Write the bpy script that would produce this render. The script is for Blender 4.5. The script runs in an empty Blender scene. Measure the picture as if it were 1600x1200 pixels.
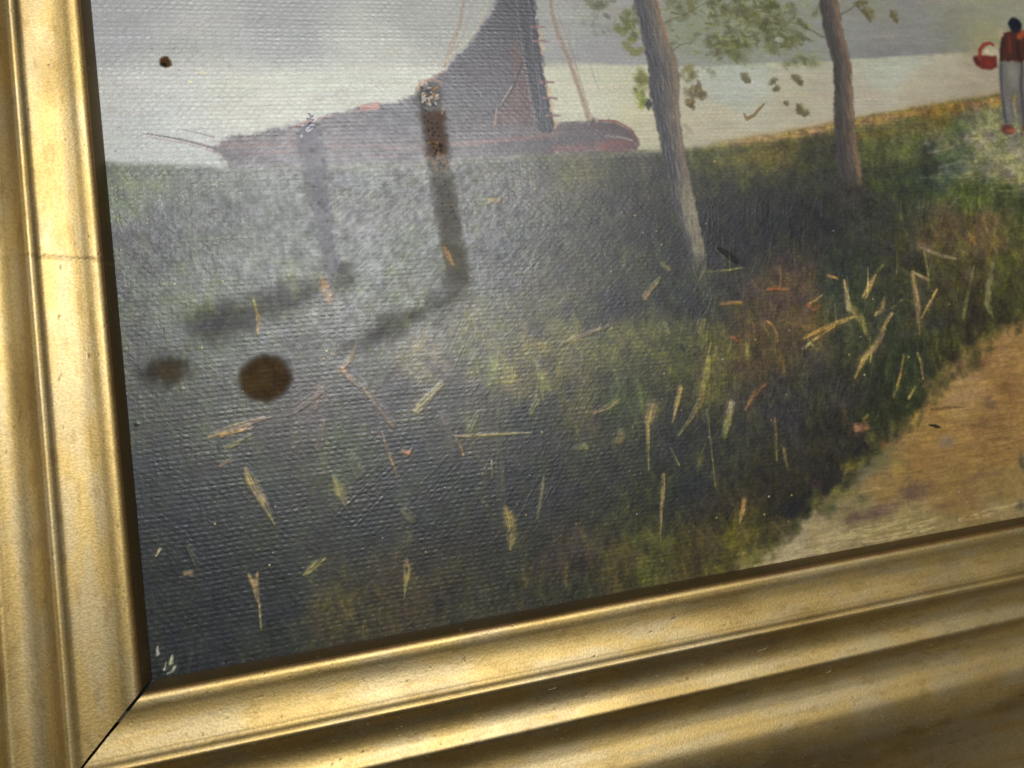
import bpy, math
import numpy as np
from mathutils import Matrix

# ------------------------------------------------------------------ scene, camera, world, light
sc = bpy.context.scene
COL = sc.collection
MM = 0.001                       # everything below is laid out in millimetres on the canvas plane
# camera solved from the two vanishing points of the canvas edges (photo 1600x1200, 28 mm equivalent)
FPX = 1250.0
def solve_camera():
    a = np.array([238 - 800, 600 - 1062], float); b = np.array([142 - 800, 600 - 0], float)
    h = np.array([4570.0, 500.0]); d = b - a
    t = -(FPX * FPX + h @ a) / (h @ d); v = a + t * d
    dx = np.array([h[0], h[1], -FPX]); dx /= np.linalg.norm(dx)
    dy = np.array([v[0], v[1], -FPX]); dy /= np.linalg.norm(dy)
    dz = np.cross(dx, dy)
    R = np.stack([dx, dy, dz], 1)
    return R, -R.T @ (np.array([a[0], a[1], -FPX]) / FPX * 125.0)
RC, CC = solve_camera()
cd = bpy.data.cameras.new('camera'); cam = bpy.data.objects.new('camera', cd); COL.objects.link(cam)
m = Matrix.Identity(4)
for i in range(3):
    for j in range(3): m[i][j] = RC.T[i][j]
    m[i][3] = CC[i] * MM
cam.matrix_world = m
cd.sensor_width = 36.0; cd.lens = FPX / 1600 * 36.0
cd.clip_start = 0.002; cd.clip_end = 50
cd.dof.use_dof = True; cd.dof.focus_distance = 0.131; cd.dof.aperture_fstop = 26.0
sc.camera = cam

w = bpy.data.worlds.new('World'); sc.world = w; w.use_nodes = True
bg = w.node_tree.nodes['Background']
bg.inputs['Color'].default_value = (0.80, 0.84, 0.95, 1); bg.inputs['Strength'].default_value = 0.015

def area(name, loc, target, sx, sy, watts, col):
    l = bpy.data.lights.new(name, 'AREA'); l.shape = 'RECTANGLE'; l.size = sx; l.size_y = sy
    l.energy = watts; l.color = col
    o = bpy.data.objects.new(name, l); COL.objects.link(o)
    from mathutils import Vector
    o.location = loc
    o.rotation_euler = (Vector(target) - Vector(loc)).to_track_quat('-Z', 'Y').to_euler()
    return o
area('window_light', (0.095, 0.308, 0.71), (0.06, 0.06, 0), 0.36, 0.24, 5.4, (1.0, 0.98, 0.94))
area('left_fill', (-0.62, 0.16, 0.30), (0.0, 0.06, 0), 0.5, 0.4, 0.8, (1.0, 0.93, 0.82))  # added fill to brighten the outward slopes of the left rail
area('right_fill', (0.78, -0.42, 0.26), (0.15, -0.02, 0), 0.5, 0.35, 0.28, (1.0, 0.90, 0.74))  # added weak fill, lifts the bottom rail's troughs towards the right

sc.view_settings.view_transform = 'Standard'; sc.view_settings.look = 'None'
sc.view_settings.exposure = 0.0; sc.view_settings.gamma = 1.0
sc.view_settings.use_curve_mapping = False
sc.render.engine = 'CYCLES'
sc.render.resolution_x = 1024; sc.render.resolution_y = 768

# ------------------------------------------------------------------ helpers
rng = np.random.default_rng(11)
def unproj(px, py):
    d = RC.T @ np.array([px - 800.0, 600.0 - py, -FPX]); t = -CC[2] / d[2]
    p = CC + t * d
    return p[0], p[1]
def pts_mm(pts): return np.array([unproj(x, y) for x, y in pts])
def pxmm(px, py):
    a = unproj(px, py); b = unproj(px + 4, py); c = unproj(px, py - 4)
    return 4 / math.sqrt(abs((b[0] - a[0]) * (c[1] - a[1]) - (b[1] - a[1]) * (c[0] - a[0])))
def sstep(a, b, x):
    t = np.clip((x - a) / (b - a), 0, 1); return t * t * (3 - 2 * t)
_lat = {}
def vnoise(x, y, seed=0):
    if seed not in _lat: _lat[seed] = np.random.default_rng(1000 + seed).random((256, 256), dtype=np.float32)
    G = _lat[seed]
    xi = np.floor(x).astype(np.int32); yi = np.floor(y).astype(np.int32)
    fx = (x - xi).astype(np.float32); fy = (y - yi).astype(np.float32)
    fx = fx * fx * (3 - 2 * fx); fy = fy * fy * (3 - 2 * fy)
    x0 = xi & 255; x1 = (xi + 1) & 255; y0 = yi & 255; y1 = (yi + 1) & 255
    return (G[y0, x0] * (1 - fx) + G[y0, x1] * fx) * (1 - fy) + (G[y1, x0] * (1 - fx) + G[y1, x1] * fx) * fy
def fbm(x, y, seed=0, o=4, g=0.55):
    s = 0; a = 1; t = 0
    for k in range(o):
        s = s + a * vnoise(x * 2 ** k + 17.3 * k, y * 2 ** k - 9.1 * k, seed + k); t += a; a *= g
    return s / t - 0.5
def lin(c):
    c = np.clip(np.asarray(c, np.float32) / 255, 0, 1)
    return np.where(c <= 0.04045, c / 12.92, ((c + 0.055) / 1.055) ** 2.4)

def link(o, parent=None):
    COL.objects.link(o)
    if parent is not None: o.parent = parent
    return o
def empty(name, loc, label, cat):
    o = bpy.data.objects.new(name, None); o.empty_display_size = 0.02; o.location = loc
    o['label'] = label; o['category'] = cat
    return link(o)
def grid_mesh(name, pos, nrm, col, faces, mat):
    """mesh from a (ny,nx) grid of points keeping only the faces in the boolean face mask"""
    ny, nx = pos.shape[:2]
    fj, fi = np.nonzero(faces)
    a = fj * nx + fi
    q = np.stack([a, a + 1, a + nx + 1, a + nx], 1)
    u, inv = np.unique(q, return_inverse=True); inv = inv.reshape(-1)
    me = bpy.data.meshes.new(name)
    me.vertices.add(len(u)); me.vertices.foreach_set('co', (pos.reshape(-1, 3)[u] * MM).astype(np.float32).ravel())
    me.loops.add(len(inv)); me.loops.foreach_set('vertex_index', inv.astype(np.int32))
    me.polygons.add(len(q)); me.polygons.foreach_set('loop_start', np.arange(0, len(inv), 4, dtype=np.int32))
    me.update(calc_edges=True)
    me.polygons.foreach_set('use_smooth', np.ones(len(q), bool))
    at = me.attributes.new('paint', 'FLOAT_COLOR', 'POINT')
    at.data.foreach_set('color', col.reshape(-1, 4)[u].astype(np.float32).ravel())
    me.normals_split_custom_set_from_vertices(nrm.reshape(-1, 3)[u].astype(np.float32))
    me.materials.append(mat); me.update()
    return me

# ------------------------------------------------------------------ materials
def nmat(name):
    mt = bpy.data.materials.new(name); mt.use_nodes = True
    nt = mt.node_tree; return mt, nt, nt.nodes['Principled BSDF']
def nd(nt, typ, **kw):
    n = nt.nodes.new(typ)
    for k, v in kw.items(): setattr(n, k, v)
    return n
def mathn(nt, op, a, b=None, clamp=False):
    n = nd(nt, 'ShaderNodeMath', operation=op, use_clamp=clamp)
    for i, v in enumerate((a, b)):
        if v is None: continue
        if isinstance(v, (int, float)): n.inputs[i].default_value = v
        else: nt.links.new(v, n.inputs[i])
    return n.outputs[0]

def oil_paint():
    mt, nt, p = nmat('varnished_oil_paint'); L = nt.links.new
    at = nd(nt, 'ShaderNodeAttribute', attribute_name='paint')
    tc = nd(nt, 'ShaderNodeTexCoord')
    n1 = nd(nt, 'ShaderNodeTexNoise'); n1.inputs['Scale'].default_value = 3800; n1.inputs['Detail'].default_value = 3
    n2 = nd(nt, 'ShaderNodeTexNoise'); n2.inputs['Scale'].default_value = 420; n2.inputs['Detail'].default_value = 4
    L(tc.outputs['Object'], n1.inputs['Vector']); L(tc.outputs['Object'], n2.inputs['Vector'])
    # pigment grain
    mx = nd(nt, 'ShaderNodeMix', data_type='RGBA', blend_type='MULTIPLY'); mx.inputs['Factor'].default_value = 1
    g = nd(nt, 'ShaderNodeMapRange'); g.inputs['From Min'].default_value = 0.3; g.inputs['From Max'].default_value = 0.7
    g.inputs['To Min'].default_value = 0.82; g.inputs['To Max'].default_value = 1.18
    L(n1.outputs['Fac'], g.inputs['Value'])
    cmb = nd(nt, 'ShaderNodeCombineColor'); 
    for k in range(3): L(g.outputs[0], cmb.inputs[k])
    L(at.outputs['Color'], mx.inputs['A']); L(cmb.outputs[0], mx.inputs['B']); L(mx.outputs['Result'], p.inputs['Base Color'])
    # alpha channel = how much varnish survives (0 matte, 1 glossy)
    r = nd(nt, 'ShaderNodeMapRange'); r.inputs['To Min'].default_value = 0.85; r.inputs['To Max'].default_value = 0.35
    L(at.outputs['Alpha'], r.inputs['Value'])
    rr = mathn(nt, 'ADD', r.outputs[0], mathn(nt, 'MULTIPLY', mathn(nt, 'SUBTRACT', n2.outputs['Fac'], 0.5), 0.08), True)
    L(rr, p.inputs['Roughness'])
    s = mathn(nt, 'MULTIPLY', at.outputs['Alpha'], 0.68); L(s, p.inputs['Specular IOR Level'])
    p.inputs['Specular Tint'].default_value = (0.90, 0.94, 1.0, 1)       # old varnish with a bluish bloom
    b = nd(nt, 'ShaderNodeBump'); b.inputs['Strength'].default_value = 0.6; b.inputs['Distance'].default_value = 0.000028
    L(n1.outputs['Fac'], b.inputs['Height']); L(b.outputs['Normal'], p.inputs['Normal'])
    return mt
OIL = oil_paint()

def gold():
    mt, nt, p = nmat('gilded_gesso'); L = nt.links.new
    at = nd(nt, 'ShaderNodeAttribute', attribute_name='paint')
    tc = nd(nt, 'ShaderNodeTexCoord')
    n1 = nd(nt, 'ShaderNodeTexNoise'); n1.inputs['Scale'].default_value = 2600; n1.inputs['Detail'].default_value = 4
    n2 = nd(nt, 'ShaderNodeTexNoise'); n2.inputs['Scale'].default_value = 160; n2.inputs['Detail'].default_value = 5
    for n in (n1, n2): L(tc.outputs['Object'], n.inputs['Vector'])
    hs = nd(nt, 'ShaderNodeMix', data_type='RGBA', blend_type='MULTIPLY'); hs.inputs['Factor'].default_value = 1
    g = nd(nt, 'ShaderNodeMapRange'); g.inputs['From Min'].default_value = 0.3; g.inputs['From Max'].default_value = 0.7
    g.inputs['To Min'].default_value = 0.8; g.inputs['To Max'].default_value = 1.12
    L(n1.outputs['Fac'], g.inputs['Value'])
    cmb = nd(nt, 'ShaderNodeCombineColor')
    for k in range(3): L(g.outputs[0], cmb.inputs[k])
    L(at.outputs['Color'], hs.inputs['A']); L(cmb.outputs[0], hs.inputs['B']); L(hs.outputs['Result'], p.inputs['Base Color'])
    L(mathn(nt, 'MULTIPLY', at.outputs['Alpha'], 1.0), p.inputs['Metallic'])
    rr = mathn(nt, 'ADD', mathn(nt, 'MULTIPLY', n2.outputs['Fac'], 0.14), 0.45); L(rr, p.inputs['Roughness'])
    b = nd(nt, 'ShaderNodeBump'); b.inputs['Strength'].default_value = 0.5; b.inputs['Distance'].default_value = 0.00005
    L(n1.outputs['Fac'], b.inputs['Height'])
    b2 = nd(nt, 'ShaderNodeBump'); b2.inputs['Strength'].default_value = 0.06; b2.inputs['Distance'].default_value = 0.0003
    L(n2.outputs['Fac'], b2.inputs['Height']); L(b.outputs['Normal'], b2.inputs['Normal'])
    L(b2.outputs['Normal'], p.inputs['Normal'])
    return mt
GOLD = gold()

def plain(name, col, rough, scale=60, var=0.25):
    mt, nt, p = nmat(name); L = nt.links.new
    tc = nd(nt, 'ShaderNodeTexCoord'); n = nd(nt, 'ShaderNodeTexNoise'); n.inputs['Scale'].default_value = scale; n.inputs['Detail'].default_value = 5
    L(tc.outputs['Object'], n.inputs['Vector'])
    cr = nd(nt, 'ShaderNodeValToRGB')
    cr.color_ramp.elements[0].color = (*[c * (1 - var) for c in col], 1); cr.color_ramp.elements[1].color = (*[min(1, c * (1 + var)) for c in col], 1)
    L(n.outputs['Fac'], cr.inputs['Fac']); L(cr.outputs['Color'], p.inputs['Base Color'])
    p.inputs['Roughness'].default_value = rough
    return mt
WOOD = plain('table_wood', (0.10, 0.06, 0.035), 0.5, 25)
RAW = plain('raw_canvas_board', (0.35, 0.28, 0.19), 0.9, 300)
BACKWOOD = plain('bare_frame_wood', (0.11, 0.065, 0.03), 0.8, 120)
DUST = plain('pale_dust', (0.42, 0.36, 0.24), 0.9, 900)

def prism(name, poly, z0, z1, mat, bevel=0):
    """closed slab over a list of (x, y) mm"""
    n = len(poly)
    v = [(x * MM, y * MM, z0 * MM) for x, y in poly] + [(x * MM, y * MM, z1 * MM) for x, y in poly]
    f = [tuple(range(n))[::-1], tuple(range(n, 2 * n))] + [(i, (i + 1) % n, n + (i + 1) % n, n + i) for i in range(n)]
    me = bpy.data.meshes.new(name); me.from_pydata(v, [], f); me.materials.append(mat); me.update()
    return me

# ------------------------------------------------------------------ the surface it lies on
PW, PH = 262.0, 168.0             # sight size of the painting
Z_BACK = -12.0
tb = bpy.data.objects.new('table_top', prism('table_top', [(-320, -260), (620, -260), (620, 460), (-320, 460)], Z_BACK - 25, Z_BACK, WOOD))
tb['kind'] = 'structure'; link(tb)

# ------------------------------------------------------------------ the frame
frame = empty('picture_frame', (PW / 2 * MM, PH / 2 * MM, Z_BACK * MM), 'gilded wooden picture frame with stepped moulding and an open mitre at the corner', 'picture frame')
CP = np.array([(0, .25), (.12, .9), (.82, 3.0), (1.2, 3.66), (1.75, 4.0), (2.5, 4.08), (3.8, 3.92), (5.2, 3.88), (7.0, 4.12), (8.4, 4.44), (9.0, 4.58), (9.42, 4.66), (9.75, 4.84),
               (10.25, 5.30), (10.8, 5.55), (11.35, 5.38), (12.1, 4.55), (13.1, 3.68), (14.3, 3.06), (15.7, 2.84), (17.0, 3.00), (18.2, 3.42), (18.9, 3.68), (19.25, 3.64), (19.7, 3.28), (20.5, 2.46),
               (21.7, 1.62), (23.2, 1.18), (25.0, 1.24), (27.5, 1.86), (29.6, 2.35), (31.6, 2.25), (34.5, 1.45), (38.5, -.60), (42.5, -2.8), (47.0, -4.7), (52.0, -6.3), (57.0, -7.6), (60.0, -9.4), (60.0, -11.9)])
BANDS = [('sight_edge', 0.0, 1.15), ('inner_band', 1.15, 9.42), ('bead', 9.42, 12.1), ('cove', 12.1, 19.25), ('outer_roll', 19.25, 99)]
def profile():
    d = np.r_[0, np.cumsum(np.hypot(*np.diff(CP, axis=0).T))]
    t = []
    for i in range(len(d) - 1):
        n = max(2, int(math.ceil((d[i + 1] - d[i]) / (0.16 if d[i] < 22 else 0.28))))
        if i == len(d) - 2: n = 4
        t += list(np.linspace(d[i], d[i + 1], n, endpoint=False))
    t = np.array(t + [d[-1]])
    mt = np.zeros_like(CP)                           # hermite tangents
    for k in range(2):
        s = np.diff(CP[:, k]) / np.diff(d)
        mt[1:-1, k] = (s[:-1] * np.diff(d)[1:] + s[1:] * np.diff(d)[:-1]) / (d[2:] - d[:-2]); mt[0, k] = s[0]; mt[-1, k] = s[-1]
    i = np.clip(np.searchsorted(d, t, side='right') - 1, 0, len(d) - 2); h = np.diff(d)[i]; u = (t - d[i]) / h
    out = []
    for k in range(2):
        p0, p1 = CP[i, k], CP[i + 1, k]; m0, m1 = mt[i, k] * h, mt[i + 1, k] * h
        out.append((2 * u**3 - 3 * u**2 + 1) * p0 + (u**3 - 2 * u**2 + u) * m0 + (-2 * u**3 + 3 * u**2) * p1 + (u**3 - u**2) * m1)
    return np.stack(out, 1)
PROF = profile()
def rail(length, dense, seed, gap, crack=None, coarse=6.0):
    """grid (along, profile); along axis a runs over the sight length, mitred outwards; returns along, o, z, colour"""
    o = PROF[:, 0][None, :]; z0 = PROF[:, 1][None, :]
    if dense: a = np.r_[np.linspace(0, 1, 1)[:0], np.arange(-1, dense, 0.30), np.linspace(dense, length + 1, 24)]
    else: a = np.linspace(-1, length + 1, int(length / coarse))
    a = (a - a[0]) / (a[-1] - a[0])                       # 0..1 between the two mitres
    lo = -o + gap * (1 + 1.1 * fbm(o / 2.2, o * 0, seed + 50, 3)) + .012 * (12 - o).clip(0); hi = length + o - gap
    A = lo + (hi - lo) * a[:, None]
    O = np.broadcast_to(o, A.shape).copy(); Z = np.broadcast_to(z0, A.shape).copy()
    # hand-laid gesso: slow waviness, small pits
    Z += 0.14 * fbm(A / 40, O / 9, seed, 3) + 0.010 * fbm(A / 1.6, O / 1.3, seed + 5, 3)
    pit = sstep(0.35, 0.44, fbm(A / 0.9, O / 0.7, seed + 9, 2)); Z -= 0.05 * pit
    # colour: worn gold, browner in places, bole showing at the inner arris
    c = np.zeros(A.shape + (4,), np.float32)
    n = fbm(A / 9, O / 2.2, seed + 12, 4); n2 = fbm(A / 34, O / 9, seed + 17, 3)
    base = np.array([0.50, 0.365, 0.145]); tan = np.array([0.485, 0.385, 0.205]); brown = np.array([0.25, 0.16, 0.05])
    k = sstep(-.15, .2, n)[..., None]; c[..., :3] = base * (1 - k) + tan * k
    k = (0.55 * sstep(.05, .3, n2) + 0.30 * sstep(.12, .3, fbm(A / 3, O / 1.2, seed + 21, 3)))[..., None]; c[..., :3] = c[..., :3] * (1 - k) + brown * k
    c[..., :3] *= (1 + .16 * fbm(A / 34, O / .34, seed + 24, 3) + .22 * fbm(A / 60, O / 14, seed + 27, 2))[..., None]
    k = (np.exp(-((O - 1.18 - .12 * n) / 0.20) ** 2) * (0.5 + n))[..., None]; k = np.clip(k, 0, .8); c[..., :3] = c[..., :3] * (1 - k) + np.array([0.36, 0.13, 0.04]) * k
    k = (0.9 * (O < 1.0))[..., None] * np.ones_like(k); c[..., :3] = c[..., :3] * (1 - k) + np.array([0.085, 0.055, 0.022]) * k      # shade on the sight edge, painted into its colour
    k = (np.exp(-((O - 9.45) / 0.30) ** 2) * 0.35 * (.6 + 1.6 * np.clip(n + .2, 0, 1)))[..., None]; c[..., :3] = c[..., :3] * (1 - k) + np.array([0.14, 0.085, 0.03]) * k     # grime in the quirk
    k = (0.8 * pit)[..., None]; c[..., :3] = c[..., :3] * (1 - k) + np.array([0.13, 0.09, 0.04]) * k
    c[..., 3] = np.clip(1 - 0.6 * pit - 0.25 * (O < 1.0), 0, 1)
    if crack is not None:                                  # hairline joint across the gesso
        for ca, amp, wd, tilt in crack:
            d = A - (ca + tilt * (O - 5) + 0.35 * fbm(O / 2.5, O * 0 + ca, seed + 30, 3))
            inside = sstep(12.5, 9.5, O)*0.75+.25
            g = np.exp(-(d / wd) ** 2) * inside; Z -= 0.10 * amp * g
            k = (np.clip(amp * 0.75 * np.exp(-(d / (wd * 1.3)) ** 2) * inside * (0.7 + 1.4 * fbm(O / 1.5, A / 3, seed + 31, 3)), 0, .85))[..., None]
            c[..., :3] = c[..., :3] * (1 - k) + np.array([0.20, 0.13, 0.05]) * k
    return A, O, Z, c
def add_rail(side, length, dense, seed, gap, label=None, crack=None):
    A, O, Z, c = rail(length, dense, seed, gap, crack)
    if side == 'left':   P = np.stack([-O, A, Z], -1)
    if side == 'right':  P = np.stack([PW + O, PH - A, Z], -1)
    if side == 'bottom': P = np.stack([A, -O, Z], -1)
    if side == 'top':    P = np.stack([PW - A, PH + O, Z], -1)
    if side in ('left', 'right'): P = P[::-1]; c = c[::-1]
    if side in ('left', 'right'): pass
    du = np.gradient(P, axis=0); dv = np.gradient(P, axis=1)
    N = np.cross(dv, du); N /= np.linalg.norm(N, axis=-1, keepdims=True) + 1e-12
    flip = np.median(N[..., 2]) < 0
    if flip: N = -N
    # face winding must agree with the normals: grid_mesh winds along (u) x (v) = axis1 x axis0
    if flip: P = P[::-1]; N = N[::-1]; c = c[::-1]
    # core timber behind the gesso: carries the moulding, mitred too
    g = gap + 0.03
    q = [(33.9, -1), (33.9, 0), (0.1, 0), (0.1, -1)]
    def corner(o, end):
        a = (-o + g) if end == 0 else (length + o - g)
        return {'left': (-o, a), 'right': (PW + o, PH - a), 'bottom': (a, -o), 'top': (PW - a, PH + o)}[side]
    poly = [corner(6.5, 0), corner(31.0, 0), corner(31.0, 1), corner(6.5, 1)]
    area2 = sum(poly[i][0] * poly[(i + 1) % 4][1] - poly[(i + 1) % 4][0] * poly[i][1] for i in range(4))
    if area2 < 0: poly = poly[::-1]
    core = bpy.data.objects.new('rail', prism('rail', poly, Z_BACK, 0.8, BACKWOOD))
    core.location = -frame.location; link(core, frame)
    if label: core['label'] = label
    oo = PROF[:, 0]; mid = (oo[1:] + oo[:-1]) / 2
    for nm, a, b in BANDS:
        fm = np.zeros((P.shape[0] - 1, P.shape[1] - 1), bool); fm[:, (mid >= a) & (mid < b)] = True
        ob = bpy.data.objects.new(nm, grid_mesh(nm, P, N, c, fm, GOLD)); link(ob, core)
    # mitre end faces of the gesso shell
    for end in (0, -1):
        row = P[end]; n = len(row)
        v = [tuple(p * MM) for p in row]
        b = [(p[0] * MM, p[1] * MM, min(p[2] - 0.05, 0.2) * MM) for p in row]
        me = bpy.data.meshes.new('mitre_face')
        me.from_pydata(v + b, [], [(i, i + 1, n + i + 1, n + i) for i in range(n - 1)]); me.materials.append(BACKWOOD); me.update()
        link(bpy.data.objects.new('mitre_face', me), core)
    return core
_, cy = unproj(110, 427)
add_rail('left', PH, 128, 40, 0.25, None, [(cy + 1.2, 1.0, 0.22, 0.10)])
add_rail('bottom', PW, 190, 80, 0.25)
add_rail('right', PH, 0, 120, 0.2)
add_rail('top', PW, 0, 160, 0.2)

# ------------------------------------------------------------------ the painting: grid of canvas points
xs = [-4.0]
while xs[-1] < 206: xs.append(xs[-1] + 0.128 + 0.00038 * max(0, xs[-1]))
while xs[-1] < PW + 4: xs.append(min(PW + 4, xs[-1] + min(3.0, (xs[-1] - xs[-2]) * 1.35)))
ys = [-4.0]
while ys[-1] < 120: ys.append(ys[-1] + 0.143)
while ys[-1] < PH + 4: ys.append(min(PH + 4, ys[-1] + min(3.0, (ys[-1] - ys[-2]) * 1.35)))
xs = np.array(xs, np.float32); ys = np.array(ys, np.float32)
XX, YY = np.meshgrid(xs, ys)
q = np.stack([XX - CC[0], YY - CC[1], np.full_like(XX, -CC[2])], -1) @ RC.T.astype(np.float32)
PX = (800 + FPX * q[..., 0] / -q[..., 2]).astype(np.float32); PY = (600 - FPX * q[..., 1] / -q[..., 2]).astype(np.float32)
del q
C = np.zeros(XX.shape + (3,), np.float32)       # colour, 0..255 as the paint looks in even light
GL = np.ones(XX.shape, np.float32)              # varnish
HT = np.zeros(XX.shape, np.float32)             # paint relief, mm
WV = np.ones(XX.shape, np.float32)              # how strongly the weave telegraphs through
LAB = np.zeros(XX.shape, np.int16)
PARTS = []                                      # index -> (name, parent index, label)
def part(name, parent=None, label=None):
    PARTS.append((name, parent, label)); return len(PARTS)
def win(x0, x1, y0, y1):
    i0, i1 = np.searchsorted(xs, (x0, x1)); j0, j1 = np.searchsorted(ys, (y0, y1))
    return (slice(max(0, j0 - 1), j1 + 1), slice(max(0, i0 - 1), i1 + 1))
def field(ctrl, r=120.0):
    """smooth colour field through control points (px, py, (r, g, b)); evaluated on a thinned grid and spread"""
    num = np.zeros(C.shape, np.float32); den = np.zeros(XX.shape, np.float32)
    wx = PX + 60 * fbm(XX / 9, YY / 6, 201, 3); wy = PY + 45 * fbm(XX / 9 + 40, YY / 6, 205, 3)
    for x, y, c in ctrl:
        wgt = 1.0 / (((wx - x) ** 2 + (wy - y) ** 2) / (r * r) + 0.03) ** 2
        num += wgt[..., None] * np.array(c, np.float32); den += wgt
    return num / den[..., None]
def polymask(pts, soft=2.0, wob=0.0, wsc=1.2, seed=7):
    """soft polygon (photo px) -> window, mask"""
    p = pts_mm(pts); s = 1 / pxmm(*np.mean(pts, 0)); soft *= s; wob *= s; pad = soft + abs(wob) + .3
    W = win(p[:, 0].min() - pad, p[:, 0].max() + pad, p[:, 1].min() - pad, p[:, 1].max() + pad)
    X, Y = XX[W], YY[W]; d2 = np.full(X.shape, 1e9, np.float32); ins = np.zeros(X.shape, bool)
    n = len(p)
    for i in range(n):
        ax, ay = p[i]; bx, by = p[(i + 1) % n]; ex, ey = bx - ax, by - ay
        t = np.clip(((X - ax) * ex + (Y - ay) * ey) / (ex * ex + ey * ey + 1e-9), 0, 1)
        d2 = np.minimum(d2, (X - ax - t * ex) ** 2 + (Y - ay - t * ey) ** 2)
        cr = (ay > Y) != (by > Y)
        if by != ay: ins ^= cr & (X < (bx - ax) * (Y - ay) / (by - ay) + ax)
    d = np.sqrt(d2) * np.where(ins, 1, -1)
    if wob: d = d + wob * 2 * fbm(X / wsc, Y / wsc, seed, 3)
    return W, sstep(-soft, soft, d)
def lay(W, mask, col, alpha=1.0, lab=0, gloss=None, relief=0.0, weave=None, thr=0.5):
    a = (mask * alpha)[..., None]
    C[W] = C[W] * (1 - a) + np.asarray(col, np.float32) * a
    if gloss is not None: GL[W] = GL[W] * (1 - mask) + gloss * mask
    if weave is not None: WV[W] = WV[W] * (1 - mask) + weave * mask
    if relief: HT[W] += relief * mask
    if lab: LAB[W][mask > thr] = lab
def fill(pts, col, alpha=1.0, soft=2.0, wob=0.0, wsc=1.2, seed=7, **kw):
    W, mk = polymask(pts, soft, wob, wsc, seed); lay(W, mk, col, alpha, **kw); return W, mk
def blob(x, y, rx, ry, col, alpha=1.0, soft=.5, ang=0.0, rag=0.25, sc=1.0, seed=3, **kw):
    s = 1 / pxmm(x, y); cx, cy = unproj(x, y); rx *= s; ry *= s; R = max(rx, ry) * 1.6 + .2
    W = win(cx - R, cx + R, cy - R, cy + R); X, Y = XX[W] - cx, YY[W] - cy; c, sn = math.cos(ang), math.sin(ang)
    u = (X * c + Y * sn) / rx; v = (-X * sn + Y * c) / ry
    d = np.sqrt(u * u + v * v) + 2 * rag * fbm(XX[W] / sc, YY[W] / sc, seed, 3)
    mk = 1 - sstep(1 - soft, 1 + soft * .6, d); lay(W, mk, col, alpha, **kw); return W, mk
def stroke(pts, wd, col, alpha=1.0, soft=0.35, relief=0.0, bristle=0.0, col2=None, lab=0, seed=None, gloss=None, dry=0.0, weave=None, thr=0.45):
    """brush stroke along photo-px polyline; wd = width in px (scalar or one per point)"""
    global _ss
    seed = int(rng.integers(0, 60)) if seed is None else seed
    p = pts_mm(pts); s = 1 / pxmm(*np.mean(pts, 0))
    wd = np.full(len(p), wd, float) if np.isscalar(wd) else np.array(wd, float)
    wd = wd * s / 2; m_ = wd.max() + .25
    W = win(p[:, 0].min() - m_, p[:, 0].max() + m_, p[:, 1].min() - m_, p[:, 1].max() + m_)
    X, Y = XX[W], YY[W]
    if X.size == 0: return W, X
    best = np.full(X.shape, 1e9, np.float32); ww = np.ones(X.shape, np.float32); uu = np.zeros(X.shape, np.float32); vv = np.zeros(X.shape, np.float32)
    L = np.r_[0, np.cumsum(np.hypot(*np.diff(p, axis=0).T))]
    for i in range(len(p) - 1):
        ax, ay = p[i]; ex, ey = p[i + 1] - p[i]; l2 = ex * ex + ey * ey + 1e-9
        t = np.clip(((X - ax) * ex + (Y - ay) * ey) / l2, 0, 1)
        dx, dy = X - ax - t * ex, Y - ay - t * ey; d = np.sqrt(dx * dx + dy * dy)
        up = d < best; best = np.where(up, d, best); ww = np.where(up, wd[i] + (wd[i + 1] - wd[i]) * t, ww)
        uu = np.where(up, L[i] + t * (L[i + 1] - L[i]), uu); vv = np.where(up, (dx * ey - dy * ex) / math.sqrt(l2), vv)
    so = np.maximum(ww * soft, .06)
    mk = 1 - sstep(ww - so, ww + so * .7, best + ww * .5 * fbm(X / .5, Y / .5, seed, 2))
    br = fbm(uu / 1.8, vv / 0.13, seed + 3, 2)
    if dry: mk = mk * sstep(-.28 , .10, br + (0.45 - dry) + .3 * fbm(X / .4, Y / .3, seed + 5, 2))
    cc = np.asarray(col, np.float32)
    if col2 is not None:
        k = np.clip(uu / L[-1], 0, 1)[..., None]; cc = cc * (1 - k) + np.asarray(col2, np.float32) * k
    else: cc = np.broadcast_to(cc, X.shape + (3,))
    cc = cc * (1 + (0.25 + bristle) * br[..., None])
    lay(W, mk, cc, alpha, lab=lab, gloss=gloss, weave=weave, thr=thr)
    if relief:
        rim = np.clip(best / np.maximum(ww, .01), 0, 1) ** 2
        HT[W] += relief * mk * (0.6 + 0.7 * rim + 1.5 * bristle * br)
    return W, mk

# ------------------------------------------------------------------ painted regions
P_SKY = part('painted_sky', None, 'grey evening sky painted in thin horizontal strokes')
P_WATER = part('painted_river', None, 'pale cream river painted behind the sailing boat')
P_BANK = part('painted_grass_bank', None, 'dark olive grassy bank painted across the lower picture')
P_PATH = part('painted_sandy_path', None, 'ochre sandy path painted at the lower right')

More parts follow.
